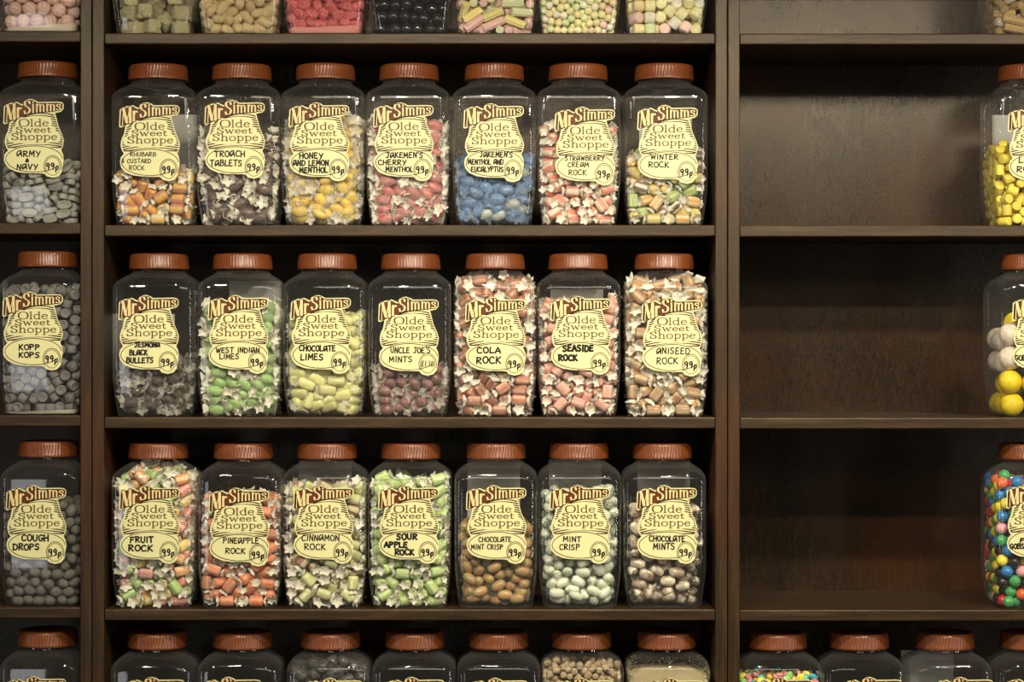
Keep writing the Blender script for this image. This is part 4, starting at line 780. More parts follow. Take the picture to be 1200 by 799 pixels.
  41,30,3,-33,27,42,45,8,61,105,42,60,5,-82,-71,43,-54,9,62,-33,43,-8,0,-83,55,43,-49,0,54,-105,45,0,0,-44,83,45,-20,7,-50,8,46,43,11,-84,96,46,7,12,-60,-34,46,-59,2,33,-70,46,-49,1,-38,-80,47,32,2,-15,83,47,-20,5,8,-56,48,10,1,105,
  -63,49,30,5,-86,8,50,45,6,-105,-31,52,30,8,105,50,52,30,3,-61,-74,53,28,9,49,-9,53,-40,16,-2,104,53,60,9,79,-12,53,-42,4,-18,-47,54,-39,12,-24,-17,55,-37,14,40,76,56,20,1,76,-83,56,-30,4,-87,57,56,-16,7,5,-6,56,35,3,-5,-82,57,25,
  7,50,-82,58,28,1,-58,-105,58,60,0,26,-83,59,28,2,77,27,59,3,7,-63,4,60,50,6,-84,-38,60,-47,3,-50,83,61,26,9,83,54,61,4,11,-15,63,61,21,5,97,-67,61,34,3,-22,4,62,-19,12,-81,82,63,-19,7,-84,-82,63,-1,1),
}
AXIAL = ('rock', 'oval', 'chunk', 'pellet', 'stick', 'nugget', 'mallow', 'drop')
def unpack(key):
    """settled positions: x, y in half millimetres, z in millimetres, then the turn in steps of 3 degrees"""
    raw = PACKS[key]; out = []; rng = random.Random(key)
    step = 5 if key in AXIAL else (6 if key in ('lozenge', 'cube') else 3)
    for i in range(0, len(raw), step):
        x, y, z = raw[i] * .5, raw[i + 1] * .5, raw[i + 2]
        if step == 5:
            az, el = math.radians(raw[i + 3] * 3), math.radians(raw[i + 4] * 3)
            ax = Vector((math.cos(az) * math.cos(el), math.sin(az) * math.cos(el), math.sin(el)))
            q = ax.to_track_quat('X', 'Z') @ Quaternion((1, 0, 0), rng.uniform(0, 2 * PI))
        elif step == 6:
            from mathutils import Euler
            q = Euler([math.radians(v * 3) for v in raw[i + 3:i + 6]]).to_quaternion()
        else:
            q = Quaternion([rng.gauss(0, 1) for _ in range(4)]).normalized()
        out.append((x, y, z, q))
    return out
SEEN = {
 'black': {0,2,3,4,5,6,7,8,9,10,11,12,13,15,18,19,21,27,28,29,30,31,32,33,35,39,43,44,45,46,47,48,49,50,51,52,53,54,56,58,59,61,64,66,68,70,71,72,73,74,77,78,79,80,81,82,83,84,86,88,90,91,92,93,94,97,98,99,100,101,103,105,106,107,109,110,111},
 'balls': {1,2,3,4,8,9,13,14,16,17,20,22,23,24,25,26,28,30,34,36,37,38,39,40,41,42,44,49,50,51,52,55,57,58,59,60,61,62,63,65,67,69,74,75,76,78,80,81,82,83,84,85,86,87,88,89,91,95,96,98,100,102,104,106,107,108,109,112,113,114,115,116,117,118,119,120,121,122,123,124,125,126,127,128,129,130,131,132,133,134,135,136,137,138,139,140,141,142,143,144,145,146,147,148,149,150,151,152,153,154,155,156,157,158,159,160,161,162,163,164,165,166,167,168,169,170,171,172,173,174,175,176,177,178,179,180,181,182,183,184,185,186,187,188,189,190,191,192,193,194,195,196,197,198,199,200,201,202,203,204,205,206,207,208,209,210,211,212,213,214,215,216,217,218,219,220,221,222,223},
 'gobs': {0,1,2,3,4,5,6,7,8,9,10,11,12,13,14,15,16,17,18,19,20,21,22,23,24,25,26,27,28,29,30,31,32},
 'lemon': {0,1,2,3,4,5,6,7,8,9,10,11,12,13,14,15,16,17,18,19,20,21,22,23,24,25,26,27,28,29,30,31,32,33,34,35,36,37,38,39,40,41,42,43,44,45,46,47,48,49,50,51,52,53,54,55,56,57,58,59,60,61,62,63,64,65,66,67,68,69,70,71,72,73,74,75,76,77,78,79,80,81,82,83,84,85,86,87,88,89,90,91,92,93,94,95,96,97,98,99,100,101,102,103,104,105,106,107,108,109,110,111,112,113,114,115,116,117,118,119,120},
 'cubes': {0,1,2,3,4,5,6,7,8,9,10,11,12,13,14,15,16,17,18,19,20,21,22,23,24,25,26,27,28},
 'peach': {1,4,7,8,11,14,16,17,18,19,23,24,27,28,29,30,31,33,35,36,38,42,43,45,46,47,48,49,50,56,57,58,62,65,66,68,69,70,71,72,74,76,77,81,82,87,88,89,90,91,93,94,96,97,99,100,102,104,105,107,108,109,110,112,113,114,115,116,117,118,119,120},
 'red': {1,3,5,6,7,8,11,12,13,14,15,18,19,22,25,26,29,32,33,34,35,36,37,42,43,45,46,47,49,51,52,53,55,56,57,59,62,63,64,66,68,72,74,75,76,78,79,80,81,85,86,88,89,91,93,94,95,96,97,98,100,101},
 'cough': {0,1,2,5,6,8,9,10,11,12,14,15,19,20,21,22,25,26,29,32,33,34,35,36,37,39,40,41,42,43,44,47,53,54,55,56,57,59,60,61,62,63,64,66,67,68,72,73,75,76,77,78,83,84,85,86,88,89,91,92,93,94,95,96,97,98,103,105,106,107,108,110,111,113,117,118,121,122,123,124,125,126,127,128,129,130,131,132,133,134,135,136,137,138,139,140,141,142,143,144,145,146,147,148,149,150,151,152,153,154,155,156,157,158,159,160,161,162,163,164,165,166,167,168,169,170,171,172,173},
 'army': {0,1,2,3,4,5,6,7,8,9,10,11,12,13,14,15,16,17,18,19,20,21,22,23,24,25,26,27,28,29,30,31,32,33,34,35,36,37,38,39,40,41,42,43,44,45,46,47,48,49,50,51,52,53,54,55,56,57,58,59,60,61,62,63,64,65,66,67,68,69,70,71,72,73,74,75,76,77,78,79,80,81,82,83,84,85,86,87,88,89,90,91,92,93,94,95,96,97,98,99,100},
 'mallow': {0,1,2,3,4,5,6,7,8,9,10,11,12,13,14,15,16,17,18,19,20,21,22,23,24,25,26,27,28,29,30,31,32,33,34,35,36,37,38,39,40,41,42,43,44,45,46,47,48,49,50,51,52,53,54,55,56,57,58,59,60,61,62,63,64,65},
 'mini': {0,1,2,3,4,5,6,7,8,9,10,11,12,13,14,15,16,17,18,19,20,21,22,23,24,25,26,27,28,29,30,31,32,33,34,35,36,37,38,39,40,41,42,43,44,45,46,47,48,49,50,51,52,53,54,55,56,57,58,59,60,62,63,64,65,66,67,68,69,70,71,72,73,74,75,76,77,78,81,82,83,84,85,86,87,88,89,90,91,92,93,94,95,96,97,99,100,101,102,103,104,105,106,107,108,109,110,111,112,113,114,115,116,117,118,119,120,121,122,123,124,125,126,127,128,129,130,131,132,133,134,135,136,137,138,139,140,141,142,143,144,145,146,147,148,149,150,151,153,154,156,157,158,162,163,164,165,166,167,169,170,171,173},
 'lowi': {56,58,61,62,65,70,72,73,76,77,79,80,83,85,87,89,92,93,98,102,105,107,110,113,118,119,122,124,125,126,130,139,140,142,147,151,152,153,155,158,159,160,161,163,165,166,168,170,171,172,173,174,175,176,177,178,179,180,181,182,183,184,185,186,187,188,189,190,191,192,193,194,195,196,197,198,199,200,201,202,203,204,205,206,207,208,209,210,211,212,213,214,215,216,217,218,219,220,221,222,223,224,225,226},
 'lowg': {0,1,2,3,4,5,6,7,8,9,10,11,12,13,14,15,16,17,18,19,20,21,22,23,24,25,26,27,28,29,30,31,32,33,34,35,36,37,38,39,40,41,42,43,44,45,46,47,48,49,50,51,52,53,54,55,56,57,58,59,60,61,62,63,64,65,66,67,68,69,70,71,72,73,74,75,76,77,78,79,80,81,82,83,84,85,86,87,88,89,90,91,92,93,94,95,96,97,98,99,100,101,102,103,104,105,106,107,108,109,110,111,112,113,114,115,116,117,118,119,120,121,122,123,124,125,126,127,128,129,130,131,132,133,134,135,136,137,138,139,140,141,142,143,144,145,146,147,148,149,150,151,152,153,154,155,156,157,158,159,160,161,162,163,164,165,166,167,168},
 'troach': {0,1,2,4,5,6,7,9,10,11,12,13,14,15,16,17,18,19,20,21,23,24,25,27,28,29,33,38,39,40,43,45,46,48,49,50,54,55,58,60,62,64,65,66,69,72,74,75,76,78,79,80,81,82,84,85,87,92,94,97,98,101,102,103,106,107,108,109,111,113,115,118,121,123,126,127,128,131,134,137,141,142,143,146,151,153,155,159,162,163,164,167,170,173,174,176,177,179,180,182,184,187,191,192,194,195,196,198,201,203,208,211,212,217,218,219,220,226,228,229,232,237},
 'honey': {0,1,2,3,4,6,7,8,9,11,12,13,14,15,16,19,20,21,23,25,29,30,31,35,36,37,39,40,41,43,44,47,48,49,51,52,60,62,66,67,68,69,70,73,74,75,76,77,81,82,83,84,85,86,90,91,92,95,98,101,102,105,106,107,108,110,112,113,114,118,123,124,125,126,127,129,130,133,137,139,140,142,143,144,146,148,152,153,154,155,159,161,163,167,168,172,173,175,177,178,179,180,181,184,185,189,190,191,197,198,202,204,211,214,215,216,220,222,224,225,227,229,231,232,234,235,240,241,243,246,247,249,250,251,252,253,255,257,258},
 'cherry': {0,1,2,3,5,7,8,9,10,11,12,13,14,15,16,17,18,19,20,21,22,23,24,25,26,27,31,39,40,41,44,45,46,49,50,51,52,56,58,59,61,63,66,67,68,69,70,71,73,75,76,78,80,82,83,86,87,89,90,91,93,94,95,96,99,100,101,103,104,105,109,110,112,113,117,119,120,121,124,125,127,129,130,133,134,136,137,138,140,144,146,150,151,152,156,158,160,161,163,164,165,166,168,173,174,177,178,179,180,182,183,187,188,191,192,194,195,197,203,206,209,210,211,212,214,217,218,223,224,228,229,230,234,235,236,237,238,242,243,248,249,251,252,253,254,255},
 'eucalyptus': {0,1,2,3,4,5,6,7,8,9,10,11,12,13,14,15,16,17,18,19,20,21,22,24,27,28,29,41,42,43,44,45,46,48,50,54,55,57,58,59,60,61,63,65,67,69,70,72,75,78,79,80,82,84,86,87,88,89,92,93,94,95,96,97,99,103,104,107,109,110,111,116,119,121,122,123,127,129,130,131,132,134,135,136,138,141,144,147,149,151,155,156,158,160,161,162,163,167,169,174,175,177,179,180,181},
 'bullets': {0,1,2,3,6,7,8,9,11,12,13,14,15,20,21,22,23,25,26,29,30,31,36,37,39,40,43,44,47,48,49,51,52,59,60,62,63,66,67,68,69,70,72,73,74,76,77,80,81,82,83,84,85,86,88,90,91,92,95,97,98,101,102,105,106,107,108,110,112,113,114,117,118,123,124,125,126,127,129,130,131,132,133,136,137,139,140,142,143,146,151,155,157,159,162,163},
 'limes': {0,1,2,3,4,5,7,8,9,10,11,12,13,14,15,16,20,21,25,26,27,31,39,40,41,44,45,49,50,51,52,56,57,58,61,63,66,67,70,71,73,75,76,77,78,80,82,83,86,87,89,90,91,93,95,99,100,101,103,104,105,110,112,113,117,119,120,121,122,124,125,129,130,133,134,136,137,138,140,144,146,150,152,156,160,163,164,166,168,171,173,174,178,179,180,182,183,188,191,192,195,197,199,206,209,210,211,212,214,217,218,221,223,224,228,229,230,232,236,237,238,242,243,249,251,254,260,261,262,264,266,267,268},
 'choclimes': {0,1,2,3,4,5,7,8,9,11,12,13,14,15,16,17,18,19,21,22,24,27,29,41,42,43,44,45,46,50,54,57,58,60,63,65,67,69,70,75,78,80,82,84,85,87,88,89,93,94,95,99,103,104,107,109,110,116,121,122,123,127,129,130,131,134,136,141,144,147,150,151,155,160,161,162,168,169,174,175,177,178,179,180,181,184,185,189,193,195,197,201,203,204,207,209,213,214,216,217,220,221,225,227,232,234,235,236,238,239,240,241,242,243,244,245,247,248},
 'mints': {0,1,2,3,5,8,9,10,11,12,13,14,15,16,17,19,20,21,23,25,26,27,31,34,35,39,41,42,44,45,46,47,49,50,51,52,56,57,58,59,61,62,63,66,67,68,70,71,73,75,76,78,80,82,83,86,87,89,90,91,93,94,95,96,99,100,101,103,104,105,109,110,112,113,117,119,120,121,124,125,127,129,130,133,134,135,136,137,138,140,141,142,144,145},
 'mintcrisp': {0,1,2,6,7,12,13,18,19,23,25,28,29,33,38,39,40,43,45,46,48,49,53,55,57,58,60,62,64,65,66,69,72,73,74,76,77,78,79,80,81,82,83,84,85,86,92,94,97,98,101,102,103,105,106,107,108,109,111,113,115,116,118,121,123,126,127,128,131,133,134,137,141,142,143,146,151,152,153,159,162,163,164,166,168,171,173,174,177,179,182,184,191,192,194,195,196,198,203,206,208,209,210,211},
 'crisp': {1,2,3,5,6,7,8,11,12,13,15,16,20,21,23,25,26,29,30,31,32,36,37,39,40,41,44,47,48,49,50,52,56,60,61,62,63,64,66,67,68,70,71,72,73,74,75,76,77,81,82,83,84,85,86,90,91,92,93,95,99,101,102,105,106,107,108,110,112,113,114,117,118,123,124,125,126,127,129,130,133,137,139,140,142,143,144,146,150,152,155,161,163,165,167,168,175,178,179,180,181,184,185,188,189,191,193,197,198,200,202,204,205,207,210,211,214,215,216,222,224,225,229,232,235,238,241,242,243,247,251,255,256,258,259,260,262,263,265,267,268,269,270,271,272,273,274,275,276,277,278},
 'chocmints': {0,2,4,6,7,16,17,18,19,21,24,27,29,32,41,42,43,44,45,46,48,50,51,53,54,55,56,57,58,59,60,61,65,67,69,74,75,78,80,82,84,85,86,87,88,89,92,93,94,96,97,99,103,107,109,111,116,118,119,121,122,123,127,129,130,131,132,134,135,138,141,142,143,147,149,151,155,159,160,161,162,167,169,175,177,179,180,181,184,185,186,189,193,195,196,197,198,201,202,203,204,207,209,214,215,216,217,220,221,225,227,232,233,234,235,236,238,239,240},
 'kopp': {0,1,2,3,4,5,6,7,8,9,10,11,12,13,14,15,16,17,18,19,20,21,22,23,24,25,26,27,28,29,30,31,32,33,34,35,36,37,38,39,40,41,42,43,44,45,46,47,48,49,50,51,52,53,54,55,56,57,58,59,60,61,62,63,64,65,66,67,68,69,70,71,72,73,74,75,76,77,78,79,80,81,82,83,84,85,86,87,88,89,90,91,92,93,94,95,96,97,98,99,100,101,102,103,104,105,106,107,108,109,110,111,112,113,114,115,116,117,118,119,120,121,122,123,124,125,126,127,128,129,130,131,132,133,134,135,136,137,138,139,140,141,142,143,144,145,146,147,148,149,150,151,152,153,154,155,156,157,158,159,160,161,162,163,164,165,166,167,168},
 'pink': {0,1,2,3,4,5,6,7,8,9,10,11,12,13,14,15,16,17,18,19,20,21,22,23,24,25,26,27,28,29,30,31,32,33,34,35,36,37,38,39,40,41,42,43,44},
 'rhubarb': {0,1,2,3,4,6,8,9,12,14,15,16,17,18,19,20,21,22,23,24,27,29,34,35,36,37,38,39,40,42,44,46,47,52,53,55,56,57,58,59,62,63,64,65,66,68,70,71,72,73,74,76,77,78,81,82,83,84,85,86,88,89,92,94,95,96,97,98,99,100,103,104,105,106,107,108,110,111,114,116,117,118,119,120,123,124,126,127,129,130,131},
 'strawberry': {0,1,3,4,5,6,7,8,10,11,12,13,14,16,17,21,24,25,26,27,28,30,32,33,34,35,36,40,41,45,46,47,48,49,50,51,52,54,56,58,60,63,64,66,68,69,71,72,73,74,76,77,79,80,81,82,86,87,88,89,90,91,94,95,96,99,100,101,102,105,107,109,111,112,113,115,116,119,123,124,126,128,129,132,133,134,138,140,143,144,146,147,148,152,153,155,157,158,159,160,161,164,166,167,168,172,173,176,177,179,181,186,187,188,191,192,194,196,197,198,205,206,208,211},
 'winter': {0,1,4,5,6,7,8,9,10,11,12,13,14,15,16,18,20,23,24,25,26,29,30,31,32,40,41,43,44,45,46,48,49,50,52,53,54,55,57,59,60,61,65,67,68,69,72,75,77,78,80,84,85,86,87,88,89,90,91,92,93,95,97,101,102,103,106,107,108,110,111,112,113,115,117,118,121,122,123,125,131,133,134,135,139,141,142,143,150,151,157,159,162},
 'cola': {0,1,2,3,4,5,7,8,9,10,12,14,15,16,17,18,19,20,21,22,23,26,27,29,33,34,35,36,37,38,39,40,42,46,47,51,52,54,56,57,58,62,63,64,65,66,68,70,71,73,74,76,77,78,79,81,82,83,84,85,86,89,91,92,94,95,96,97,98,99,100,102,104,105,106,108,112,116,117,119,120,123,126,131,134,135,137,139,140,141,142,145,149,151,154,162,163,165,167,169,170,171,178,180,181,182,183,185,189,190,194,199,201,202,207,208,209,210,212,216,217,225,229,231,232,236,237,238,239,240,241,244,245,247,249,252,254,255,257,258,259,260,261,263,265,266,267,268,270,271,272,273,274,275,276,277,278,279,280,281,282,283,284,285,286,287},
 'seaside': {0,1,2,3,4,5,6,7,8,9,11,12,13,14,15,17,18,19,20,22,23,29,30,31,32,35,36,37,38,39,41,42,44,47,48,50,53,55,57,59,61,62,63,65,66,67,69,70,72,73,75,76,78,79,81,82,83,84,85,86,87,88,90,92,93,94,96,97,98,100,101,103,104,106,107,108,110,113,114,115,116,118,122,123,124,128,129,134,136,138,143,144,145,146,147,148,153,155,156,157,158,159,161,165,166,168,172,173,176,181,182,184,185,188,191,194,196,197,199,204,206,209,211,213,216,217,218,219,223,226,227,228,229,230,231,233,234,235,236,237},
 'aniseed': {0,1,3,4,5,6,7,8,9,10,11,12,13,14,15,16,18,20,23,24,25,26,28,29,30,31,32,33,40,41,43,44,45,46,48,49,50,52,54,55,57,58,59,60,61,63,65,66,67,68,69,72,75,77,78,80,84,85,86,87,88,89,90,91,92,93,95,97,101,102,103,106,107,108,110,112,113,115,117,118,119,121,122,123,131,133,135,139,141,142,143,150,153,157,159,162,163,165,167,169,170,171,174,175,176,178,184,185,187,189,190,195,196,197,203,204,207,208,209,212,214,220,223,224,225,228,229,231,232,233,234,239,241,242,243,245,246,248,250,251,252,253,256,257,259,262,263,264,265,266,268,269,271,272,273,275,276,277,278,279,280,281,282,283,284,285,286,287},
 'fruit': {0,1,2,5,6,10,11,13,16,17,21,25,26,27,28,33,35,36,37,39,40,41,46,47,48,49,50,51,52,54,56,58,60,62,64,66,68,69,71,72,73,74,76,77,79,80,81,82,86,89,91,94,95,96,99,100,101,102,105,109,111,112,114,115,116,117,119,124,125,126,128,129,133,134,140,144,146,147,148,149,157,161,165,166,168,171,173,176,179,181,182,187,188,191,192,194,197,199,201,206,208,210,215,216,217,224,225,226,227,233,237,238,239,240,241,243,244,247,250,251,252,254,256,258,259,260,261,263,264,266,267,269,270,271,272,274,276,277,278,279,280,281,282,283,284,285,286,287},
 'pineapple': {0,5,6,7,10,11,12,13,14,16,20,24,25,26,27,28,30,31,32,33,38,41,43,44,45,46,48,49,50,51,52,54,55,57,59,60,61,63,65,67,68,69,70,72,74,75,77,78,79,80,82,84,85,87,88,89,90,91,92,93,95,99,101,102,103,104,106,107,108,110,112,113,115,117,119,122,123,125,133,135,139,140,141,142,143,146,149,150,154,157,159,162,163,167,169,171,174,176,178,179,180,184,185,187,189,190,193,194,197,200,201,204,205,207,208,210,214,215,216,217,218,219,221,222,223,224},
 'cinnamon': {1,2,6,7,8,9,11,12,13,14,15,18,19,20,23,25,26,29,30,31,32,35,36,38,39,42,43,44,48,50,53,54,55,57,59,61,62,63,65,66,68,69,70,71,72,73,75,76,78,79,80,81,83,84,85,86,87,88,90,92,93,97,100,101,103,106,107,108,110,114,115,116,118,122,123,124,128,133,134,136,138,143,144,146,148,153,155,157,158,159,163,165,166,168,172,176,177,179,182,184,185,188,191,196,197,199,203,204,206,209,211,213,216,220,223,224,226,228,231,233,234,237,238,239,240,241,242,243,244,245,246,247,248,249,250},
 'apple': {0,1,3,5,6,10,11,13,14,16,17,21,24,25,26,27,28,30,32,33,35,36,37,39,40,41,45,46,47,48,49,50,51,52,54,56,58,59,60,62,64,66,68,69,71,72,73,74,76,77,79,80,81,82,86,88,89,90,91,94,95,96,99,100,101,102,104,105,109,111,112,115,116,117,119,124,125,126,128,129,133,134,138,140,143,144,146,147,148,149,155,157,158,159,161,165,166,168,171,172,173,176,177,179,181,187,188,191,192,194,196,197,201,206,208,213,215,216,217,219,224,225,226,227,233,234,237,238,239,240,241,243,244,245,247,249,250,251,252,253,254,255,256,257,258,259,260,261,262,263,264,265,266,267,268,269},
 'lowd': {179,182,185,188,191,196,197,199,202,204,206,209,211,213,216,217,218,223,224,227,229,230,232,233,234,238,239,240,242,245,246,248,249,250,251,253,254,255,256,257,259,260,262,263,265,267,268,269,270,271,273,274,275,276,278,279,280,281,282,283,284,285,286,287},
 'sticks': {0,1,2,5,6,7,9,12,13,15,16,18,20,21,22,23,24,25,26,30,31,32,33,34,35,36,38,40,41,42,44,48,49,51,52,54,55,56,58,59,62,63,64,65,68,69,70,71,73,74,75,76,77,78,79,81,82,83,85,86,87,88,89,90,91,92,93,94,96,98,99},
 'beige': {0,3,4,5,8,10,11,14,16,17,18,19,20,21,27,28,29,30,32,33,35,37,39,41,43,45,46,47,50,51,52,53,57,60,61,62,64,66,67,68,69,71,72,75,76,78,80,83,84,86,90,93,94,95,97,99,100,101},
}

ROW_PY = [SHELF_PY[2], SHELF_PY[3], SHELF_PY[4], SHELF_PY[5], SHELF_PY[6]]     # shelf tops under the five rows in view
def dpy_for(cx): return -2.5 if cx < 100 else (0.6 if cx > 853 else 0.0)
JAR_Y = 0.0665
def make_jar(key, row, cx, label, lines=None, bx=None, by=None, pen=8, price=None, back=None):
    base = Vector((X(cx), JAR_Y, Z(ROW_PY[row] + dpy_for(cx)) + 0.0004))
    j = empty('sweet_jar', base)
    tag(j, label, 'jar', 'square sweet jars on the shelves')
    rng = random.Random(key)
    obj('jar_body', BODY, j)
    lid = obj('lid', LIDM, j); lid.rotation_euler.z = rng.uniform(0, 6)
    tag(lid, 'ribbed brown plastic lid')
    if bx is not None:
        dx = (bx - 339 - (cx - 377)) * PX
        dz = -(by - 119 - (ROW_PY[row] + dpy_for(cx) - ROW_PY[1])) * PX
    else: dx = dz = 0
    p = obj('paper_label', PAPER_ME, j, (dx, 0, dz)); tag(p, 'cream die-cut paper label')
    obj('shop_banner', BANNER_ME, p); obj('beehive_emblem', HIVE_ME, p)
    if lines: obj('handwritten_name', name_mesh(lines, key, pen), p)
    if row < 4 and row > 0: obj('handwritten_price', price or PRICE, p)
    if back:
        b = obj('back_label', BACKL, j, (back[0] * MM, 0.0595, back[1] * MM)); tag(b, 'pale back label seen through the jar')
    return base
REACH = {'rock': (16, 8.5), 'oval': (18.5, 9)}     # how far a wrapped sweet reaches from its middle, in mm
def fill(key, base, pack, top, variants, name, cat, where, wrap=None, zoff=0.0, zmin=0.0, zmax=None, tilt=0.0, turn=0, scale=1.0):
    """top: level of the sweets in mm above the jar's base; variants: (share, mesh, wording)"""
    rng = random.Random(key + 'x')
    P = unpack(pack)
    tot = sum(v[0] for v in variants)
    seen = SEEN.get(key)
    count = 0
    ct, st = round(math.cos(turn * PI / 2)), round(math.sin(turn * PI / 2))
    RQ = Quaternion((0, 0, 1), turn * PI / 2)
    kept = []
    for i, (x, y, z, q) in enumerate(P):
        r = rng.random() * tot; v = variants[0]
        for w in variants:
            v = w
            if r < w[0]: break
            r -= w[0]
        wi = rng.randrange(3)
        x, y = ct * x - st * y, st * x + ct * y
        z2 = z + zoff
        lv = top + tilt * x
        if z2 > lv or z2 < zmin: continue
        s = min(1.0, (half(z2) - 1.0) / 60.0)
        h = half(min(213, z2 + 6)) - 7
        if z2 > 180 and math.hypot(x, y) > h + 6 - 0.0 and max(abs(x), abs(y)) > h - 3: continue
        if seen is not None and i not in seen: continue
        q2 = RQ @ q
        R = q2.to_matrix()
        lx, lr = REACH.get(pack, (0, 0)) if wrap else (0, 0)
        xs, ys = x * s, y * s
        if lx:
            lim = half(min(z2, 186)) - 1.2
            ex, ey, ez = (abs(R[k][0]) * lx + math.sqrt(max(0, 1 - R[k][0] ** 2)) * lr for k in range(3))
            xs = max(-(lim - ex), min(lim - ex, xs)); ys = max(-(lim - ey), min(lim - ey, ys))
            z2 = max(z2, ez + 1)
        kept.append((i, Vector((xs * MM, ys * MM, z2 * MM)) + base, q2, v, wi))
    for i, loc, q, v, wi in kept:
        o = bpy.data.objects.new(NAMES.get(key, name), v[1]); COL.objects.link(o)
        o.location = loc; o.rotation_mode = 'QUATERNION'; o.rotation_quaternion = q
        o['label'] = v[2] + ' ' + where; o['category'] = cat; o['group'] = v[2] + 's ' + where
        if wrap:
            w = bpy.data.objects.new('wrapper', wrap[wi]); COL.objects.link(w); w.parent = o
        count += 1
    return count
NAMES = {'rhubarb': 'rhubarb_rock_sweet', 'troach': 'troach_tablet', 'honey': 'honey_lemon_sweet', 'cherry': 'cherry_menthol_sweet', 'eucalyptus': 'eucalyptus_sweet',
 'strawberry': 'strawberry_rock_sweet', 'winter': 'winter_rock_sweet', 'lemon': 'lemon_rock_sweet', 'bullets': 'black_bullet_sweet', 'limes': 'lime_sweet', 'choclimes': 'chocolate_lime_sweet',
 'mints': 'brown_mint_sweet', 'cola': 'cola_rock_sweet', 'seaside': 'seaside_rock_sweet', 'aniseed': 'aniseed_rock_sweet', 'fruit': 'fruit_rock_sweet', 'pineapple': 'pineapple_rock_sweet',
 'cinnamon': 'cinnamon_rock_sweet', 'apple': 'apple_rock_sweet', 'mintcrisp': 'chocolate_mint_crisp', 'crisp': 'mint_crisp', 'chocmints': 'chocolate_mint', 'lowd': 'black_jelly_sweet',
 'pink': 'pink_ball_sweet', 'black': 'black_ball_sweet', 'mini': 'tiny_ball_sweet', 'gobs': 'large_gobstopper', 'balls': 'small_gobstopper', 'peach': 'peach_sugared_sweet', 'red': 'red_sugared_sweet',
 'sticks': 'pastel_candy_stick', 'beige': 'beige_candy_stick'}
def wraps(kind, mat, big=1.0, sheath=None): return [wrapper_mesh(kind, mat, s, big, sheath) for s in (3, 8, 21)]
def paler(c, k): return tuple(x + (y - x) * k for x, y in zip(c, (232, 222, 196)))
def rockmat(n, a, b, k=3, duty=.5): return sweet(n, srgb(*paler(a, .03)), srgb(*paler(b, .06)), k, rough=.35, coat=.35, wrapbump=.5, duty=duty)
def hard(n, a, b=None, coat=.6, rough=.25, ns=260, wb=.4, var=.18): return sweet(n, srgb(*a), srgb(*b) if b else None, 0, rough=rough, coat=coat, nscale=ns, wrapbump=wb, var=var)
def matte(n, a, b=None, ns=500, tex=.5, rough=.75, var=.12): return sweet(n, srgb(*a), srgb(*b) if b else None, 0, rough=rough, nscale=ns, tex=tex, var=var)
def sm(kind, mat, seed=1): return sweet_mesh(mat.name.replace(' ', '_'), kind, mat, seed)
W_ROCK, W_ROCK_BIG = wraps('rock', FILM_WAX, 1.15), wraps('rock', FILM_WAX, 1.35)
W_ROCK_CLR = wraps('rock', FILM_CLEAR, 1.1)
W_OVAL_WAX, W_OVAL_CLR, W_OVAL_BLUE = wraps('oval', FILM_WAX, 1.45, SHEATH_WAX), wraps('oval', FILM_CLEAR, 1.45), wraps('oval', FILM_BLUE, 1.35, SHEATH_DARK)
W_CUSH, W_CRISP, W_BULLET = wraps('cushion', FILM_THIN, 1.1, SHEATH_DARK), wraps('crisp', FILM_DARK, 1.0, SHEATH_DARK), wraps('bullet', FILM_THIN, 1.4, SHEATH_DARK)

# ------------------------------------------------------------------ first row up: only the feet of the jars are in the picture
def top_jar(key, cx, label): return make_jar(key, 0, cx, label)
b = top_jar('pink', 44, 'clear jar of pale pink striped ball sweets, top left bookcase shelf')
fill('pink', b, 'pinkball', 64, [(1, sm('pinkball', sweet('pink striped ball', srgb(238, 190, 172), srgb(246, 216, 200), 9, rough=.6, tex=.3)), 'pale pink striped ball sweet')], 'ball_sweet', 'sweet', 'in the top jar at the left edge', zoff=7)
b = top_jar('cubes', 177, 'clear jar of pale sugared jelly cubes, first on the middle top shelf')
fill('cubes', b, 'cube', 66, [(1, sm('cube', matte('sugared cube', (228, 220, 174), (190, 178, 128), 420, .9)), 'pale sugar-coated jelly cube')], 'jelly_cube', 'sweet', 'in the first jar on the middle top shelf')
b = top_jar('peach', 278, 'clear jar of peach coloured sugared sweets, second on the middle top shelf')
fill('peach', b, 'drop', 62, [(1, sm('fizzy', matte('sugared peach', (238, 216, 164), (224, 194, 142), 240, .9)), 'peach coloured sugared sweet')], 'sugared_sweet', 'sweet', 'in the second jar on the middle top shelf', turn=1)
b = top_jar('red', 379, 'clear jar of red sugared sweets, third on the middle top shelf')
fill('red', b, 'drop', 62, [(1, sm('fizzy', matte('sugared red', (220, 92, 98), (240, 146, 142), 240, .9), 4), 'red sugared sweet')], 'sugared_sweet', 'sweet', 'in the third jar on the middle top shelf', zoff=8)
b = top_jar('black', 480, 'clear jar of shiny black ball sweets, fourth on the middle top shelf')
fill('black', b, 'ball', 62, [(1, sm('ball', hard('black ball', (30, 30, 33), (44, 43, 46), .9, .15, wb=0)), 'shiny black ball sweet')], 'ball_sweet', 'sweet', 'in the fourth jar on the middle top shelf')
b = top_jar('sticks', 580, 'clear jar of pastel candy sticks, fifth on the middle top shelf')
fill('sticks', b, 'stick', 62, [(3, sm('stick', matte('pink stick', (238, 188, 180), (244, 208, 200))), 'pink ribbed candy stick'), (3, sm('stick', matte('pale green stick', (222, 228, 178), (232, 236, 196))), 'pale green ribbed candy stick'), (1.5, sm('stick', matte('yellow stick', (244, 226, 140), (246, 234, 168))), 'yellow ribbed candy stick')], 'candy_stick', 'sweet', 'in the fifth jar on the middle top shelf')
